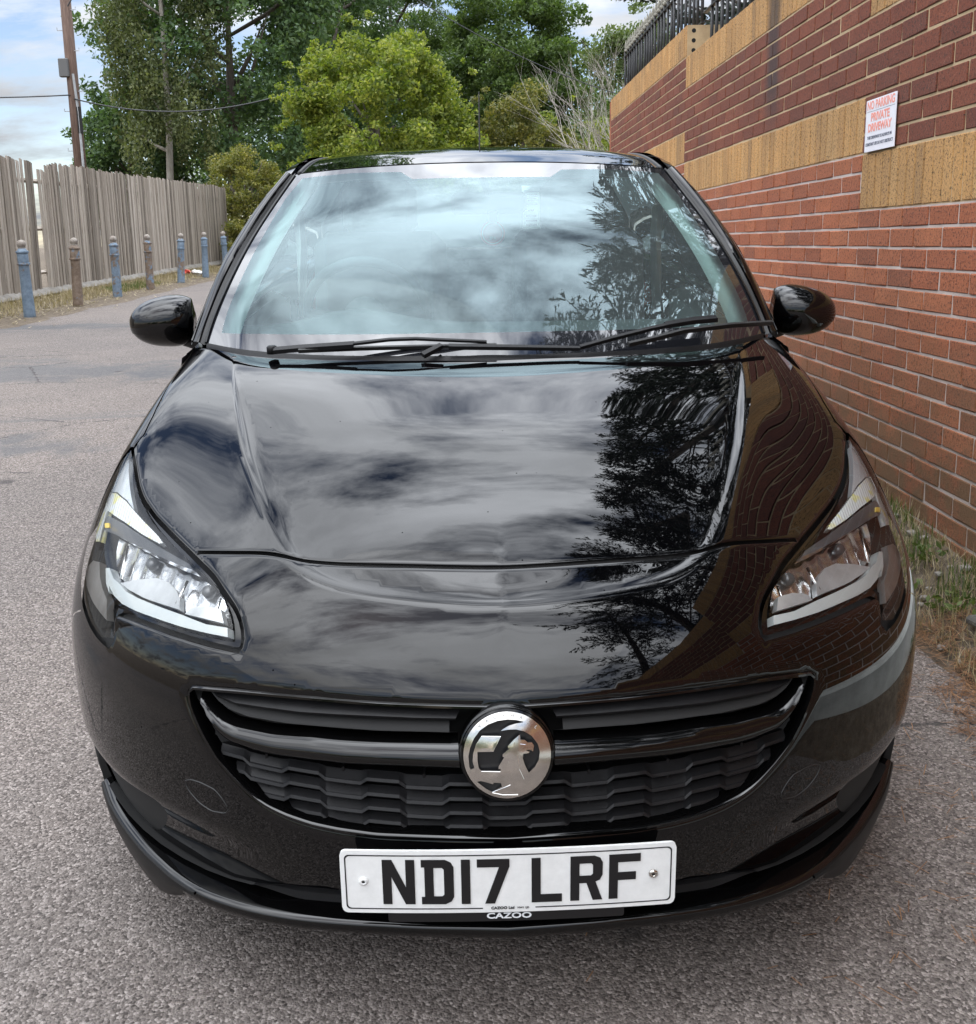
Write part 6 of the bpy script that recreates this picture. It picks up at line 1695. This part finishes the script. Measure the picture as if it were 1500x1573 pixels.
loft('rear_window', [[np.array([x, 3.62 - .05 * x * x, 1.425 - .16 * x * x]) * (1 - a) + np.array([x * 1.30, 3.97 - .06 * x * x, 1.01]) * a for x in np.linspace(0, .50, 8)] for a in np.linspace(.03, .97, 8)], MT['side_glass'], car)
# mirrors
for s in (1, -1):
    mr = empty('door_mirror', (s * .880, 1.50, 1.018), (0, 0, s * math.radians(-6)), parent=car)
    V = []; n1, n2 = 20, 28
    for i in range(n1 + 1):
        ph = -math.pi / 2 + math.pi * i / n1
        for j in range(n2):
            th = 2 * math.pi * j / n2
            # u across, w vertical, depth towards -y; squared-off ellipsoid, flat back
            cx = math.copysign(abs(math.cos(th) * math.cos(ph))**.82, math.cos(th)); cz = math.copysign(abs(math.sin(ph))**.85, math.sin(ph)); cy = math.sin(th) * math.cos(ph)
            x = cx * .098; z = cz * .070 * (1 - .16 * cx * s); y = cy * (.085 if cy < 0 else .025)
            if cx * s < 0:
                z *= 1 - .06 * cx * cx; x = -s * min(abs(x), .070 + .010 * (1 - abs(cz)))
            V.append((x, y, z + .012 * (s * cx) * -.4))
    F = [(i * n2 + j, i * n2 + (j + 1) % n2, (i + 1) * n2 + (j + 1) % n2, (i + 1) * n2 + j) for i in range(n1) for j in range(n2)]
    up_ = [f for f in F if np.mean([V[i][2] for i in f]) > -.030]; lo_ = [f for f in F if np.mean([V[i][2] for i in f]) <= -.030]
    smooth_angle(mesh('mirror_housing', V, up_, MT['paint'], mr, True), 50)
    smooth_angle(mesh('mirror_lower_shell', [(x * .985, y * .985, z + .001) for x, y, z in V], lo_, MT['gloss_black'], mr, True), 50)
    mb = MB(); mb.box((0, .030, 0), (.110, .006, .066), bev=.002); mb.build('mirror_glass', MT['mirror'], mr)
    mb = MB(); mb.tube([(-s * .135, .01, -.075), (-s * .075, 0, -.055), (-s * .02, 0, -.040)], [.030, .026, .020], 10); mb.build('mirror_stalk', MT['seal'], mr, True)
    mb = MB(); V, F = prism([[(1.36, .985), (1.60, 1.01), (1.50, 1.13)]], .01); mb.add([(s * (.765 - (z - 1.0) * .30 + d), y, z) for y, z, d in V], F); mb.build('mirror_sail', MT['gloss_black'], mr).matrix_parent_inverse = (Matrix.Translation(mr.location) @ mr.rotation_euler.to_matrix().to_4x4()).inverted()
# scuttle panel and wipers
sx = np.linspace(0, 1, 30); RR = rs(REAR[::-1], 30)
WB = np.stack([f(sx) for f in bot_f], 1); WB[:, 0] = np.interp(sx, [0, 1], [0, .716])
RRx = np.stack([np.interp(WB[:, 0], RR[:, 0], RR[:, i]) for i in range(3)], 1)
loft('scuttle_panel', [RRx + np.array([0, .004, -.004]), RRx + np.array([0, .008, -.020]), RRx * .5 + WB * .5 + np.array([0, 0, -.016]), WB + np.array([0, -.008, -.006]), WB + np.array([0, .004, .003]), WB + np.array([0, .02, .0])], MT['plastic'], car, ang=40)
def flat_bar(pts, w, h, taper=1.0):
    mb = MB(); P = [Vector(p) for p in pts]; n = len(P); V = []
    for i, p in enumerate(P):
        t = (P[min(i + 1, n - 1)] - P[max(i - 1, 0)]).normalized(); up = Vector((0, -.5, .86)); a = t.cross(up).normalized(); k = 1 + (taper - 1) * i / (n - 1)
        V += [p + a * w * k / 2 - up * h / 2, p - a * w * k / 2 - up * h / 2, p - a * w * k * .35 + up * h * k / 2, p + a * w * k * .35 + up * h * k / 2]
    F = [(4 * i + j, 4 * i + (j + 1) % 4, 4 * i + 4 + (j + 1) % 4, 4 * i + 4 + j) for i in range(n - 1) for j in range(4)] + [(3, 2, 1, 0), tuple(4 * (n - 1) + j for j in range(4))]
    return mb.add(V, F)
w1 = empty('wiper', (-.50, 1.10, 1.0), parent=car); w2 = empty('wiper', (-.13, 1.02, 1.0), parent=car)
def wp(root, name, pts, w, h, taper=1.0, m='plastic'):
    o = flat_bar([(p[0] - root.location.x, p[1] - root.location.y, p[2] - root.location.z) for p in pts], w, h, taper).build(name, MT[m], root); smooth_angle(o, 30)
wp(w1, 'wiper_arm', [(-.512, 1.085, .998), (-.45, 1.075, 1.004), (-.316, 1.045, 1.015)], .019, .010)
wp(w1, 'wiper_arm', [(-.316, 1.045, 1.017), (-.231, 1.04, 1.026), (-.17, 1.04, 1.027), (-.107, 1.04, 1.023), (-.003, 1.045, 1.016)], .010, .006, .8)
wp(w1, 'wiper_blade', [(-.45, 1.065, .999), (-.30, 1.055, 1.004), (-.15, 1.048, 1.006), (.02, 1.045, 1.007)], .008, .009, 1, 'seal')
mb = MB(); mb.lathe([(.013, -.012), (.013, .004), (.009, .008)], 14, c=(-.018, -.005, 0)); mb.build('wiper_pivot', MT['plastic'], w1, True)
wp(w2, 'wiper_arm', [(-.153, 1.000, .994), (-.110, 1.025, 1.012)], .018, .010, .9)
wp(w2, 'wiper_arm', [(-.092, 1.015, 1.011), (.075, 1.015, 1.006), (.215, 1.018, 1.001)], .015, .009, .75)
wp(w2, 'wiper_arm', [(.215, 1.020, 1.003), (.29, 1.05, 1.017), (.394, 1.09, 1.034), (.44, 1.105, 1.040)], .012, .008)
wp(w2, 'wiper_arm', [(.43, 1.105, 1.040), (.50, 1.13, 1.046), (.565, 1.155, 1.047)], .019, .010, 1.1)
wp(w2, 'wiper_blade', [(.33, 1.03, 1.006), (.40, 1.06, 1.015), (.473, 1.095, 1.026), (.60, 1.15, 1.030), (.72, 1.21, 1.026)], .010, .011, 1, 'seal')
# --- cabin
cab = empty('cabin', (0, 1.9, .9), parent=car)
def cpart(mb, name, mt, smooth=False):
    o = mb.build(name, MT[mt], cab, smooth); o.location = (0, -1.9, -.9); return o
mb = MB(); ds = np.linspace(-.70, .70, 21)
V = []; rows = [(1.10, .958), (1.30, .965), (1.50, .985), (1.62, .985), (1.72, .955), (1.78, .86), (1.76, .60)]
for y, z in rows:
    for x in ds: V.append((x, y + (.10 * (x / .7)**2 if y < 1.3 else 0), z + (.045 * math.exp(-((x + .36) / .16)**2) if 1.45 < y < 1.75 else 0)))
mb.add(V, [(i * 21 + j, i * 21 + j + 1, (i + 1) * 21 + j + 1, (i + 1) * 21 + j) for i in range(len(rows) - 1) for j in range(20)])
cpart(mb, 'dashboard', 'interior', True)
mb = MB(); rt_ = [(-.36 + .185 * math.cos(a), 1.86 - .185 * math.sin(a) * .42, .985 + .185 * math.sin(a) * .90) for a in np.linspace(0, 2 * math.pi, 41)]
mb.tube(rt_, .016, 8, False); mb.tube([(-.54, 1.86, .985), (-.36, 1.80, .965), (-.18, 1.86, .985)], .022, 6); mb.tube([(-.36, 1.79, .96), (-.36, 1.93, .83)], .025, 6)
mb.lathe([(.07, 0), (.06, .03)], 16, 'Y', (-.36, 1.80, .975)); cpart(mb, 'steering_wheel', 'interior', True)
for s in (-1, 1):
    mb = MB(); mb.box((s * .36, 2.42, .86), (.48, .14, .70), Matrix.Rotation(math.radians(-14), 3, 'X'), .05); mb.box((s * .36, 2.20, .52), (.50, .52, .16), None, .05)
    cpart(mb, 'front_seat', 'fabric')
    mb = MB(); mb.box((s * .36, 2.53, 1.285), (.27, .10, .19), Matrix.Rotation(math.radians(-10), 3, 'X'), .035); mb.tube([(s * .36 - .06, 2.51, 1.1), (s * .36 - .06, 2.53, 1.3)], .008, 5); mb.tube([(s * .36 + .06, 2.51, 1.1), (s * .36 + .06, 2.53, 1.3)], .008, 5)
    cpart(mb, 'head_restraint', 'fabric')
    mb = MB(); mb.box((s * .30, 3.42, 1.10), (.25, .09, .12), None, .03); cpart(mb, 'head_restraint', 'fabric')
    mb = MB(); mb.tube([(s * .655, 2.50, 1.28), (s * .645, 2.47, 1.15), (s * .655, 2.46, .9)], .020, 4); cpart(mb, 'seat_belt', 'trim_grey')
    mb = MB(); mb.add([(s * .765, 1.35, .955), (s * .765, 2.46, 1.0), (s * .70, 2.46, .97), (s * .70, 1.35, .93), (s * .70, 2.46, .4), (s * .70, 1.35, .4)], [(0, 1, 2, 3), (3, 2, 4, 5)]); cpart(mb, 'door_card', 'trim_grey')
mb = MB(); mb.box((0, 3.36, .80), (1.25, .14, .56), Matrix.Rotation(math.radians(-16), 3, 'X'), .05); mb.box((0, 3.08, .50), (1.25, .50, .16), None, .05); cpart(mb, 'rear_seat', 'fabric')
mb = MB(); mb.box((0, 2.6, .34), (1.4, 2.5, .04)); mb.box((0, 3.70, .95), (1.25, .45, .03)); cpart(mb, 'cabin_floor', 'interior')
HLN = [roof_line(s) * np.array([.96, 1, 1]) + np.array([0, .02, -.035]) for s in np.linspace(0, .98, 12)]
o = loft('headlining', HLN, MT['trim_grey'], cab); o.location = (0, -1.9, -.9)
mb = MB(); mb.box((.026, 1.95, 1.312), (.235, .03, .066), Matrix.Rotation(math.radians(6), 3, 'X'), .012); mb.tube([(.026, 1.94, 1.34), (.0, 1.82, 1.40)], .012, 6); mb.box((0, 1.745, 1.405), (.09, .06, .03), None, .01)
cpart(mb, 'interior_mirror', 'interior')
# things hanging or stuck inside the glass
MT['pink'] = mat('pink_air_freshener', (0.85, 0.22, 0.30), 0.5); MT['paper'] = mat('pale_paper', (0.80, 0.86, 0.82), 0.7)
def carworld(p): return car.matrix_basis @ Vector(p)
af = tag(empty('air_freshener', carworld((.037, 1.945, 1.220)), (math.radians(90) + SLOPE, 0, 0)), 'round pink SPA air freshener hanging from the interior mirror', 'air freshener')
mb = MB(); mb.lathe([(.0385, 0), (.0385, .003)], 30); mb.build('disc', MT['pink'], af)
mb = MB(); mb.lathe([(.033, .003), (.033, .0042), (.031, .0042), (.031, .003)], 30, cap=False); mb.build('printed_ring', MT['white_print'], af)
o = text_mesh('lettering', 'SPA', .013, MT['white_print'], .0004, .0004, af); o.location = (0, -.016, .0036)
mb = MB(); mb.tube([(-.006, .033, .002), (-.018, .118, 0)], .0012, 4); mb.tube([(.006, .033, .002), (.0, .118, 0)], .0012, 4); mb.box((.0, .048, .003), (.026, .036, .008)); mb.build('cord', MT['white_print'], af)
nt_ = tag(empty('window_notice', carworld((.267, 3.74, 1.245)), (math.radians(90 - 30) + SLOPE, 0, 0)), 'pale printed notice stuck inside the rear window', 'notice')
mb = MB(); mb.box((0, 0, 0), (.082, .235, .001)); mb.build('sheet', MT['paper'], nt_)
for i, (wd, zz) in enumerate(((.06, .09), (.05, .06), (.062, .02), (.03, -.015), (.05, -.045), (.055, -.07), (.05, -.09))):
    mb = MB(); mb.box((.0, zz, .001), (wd, .007, .0006)); mb.build('printed_line', MT['sign_grey'], nt_)
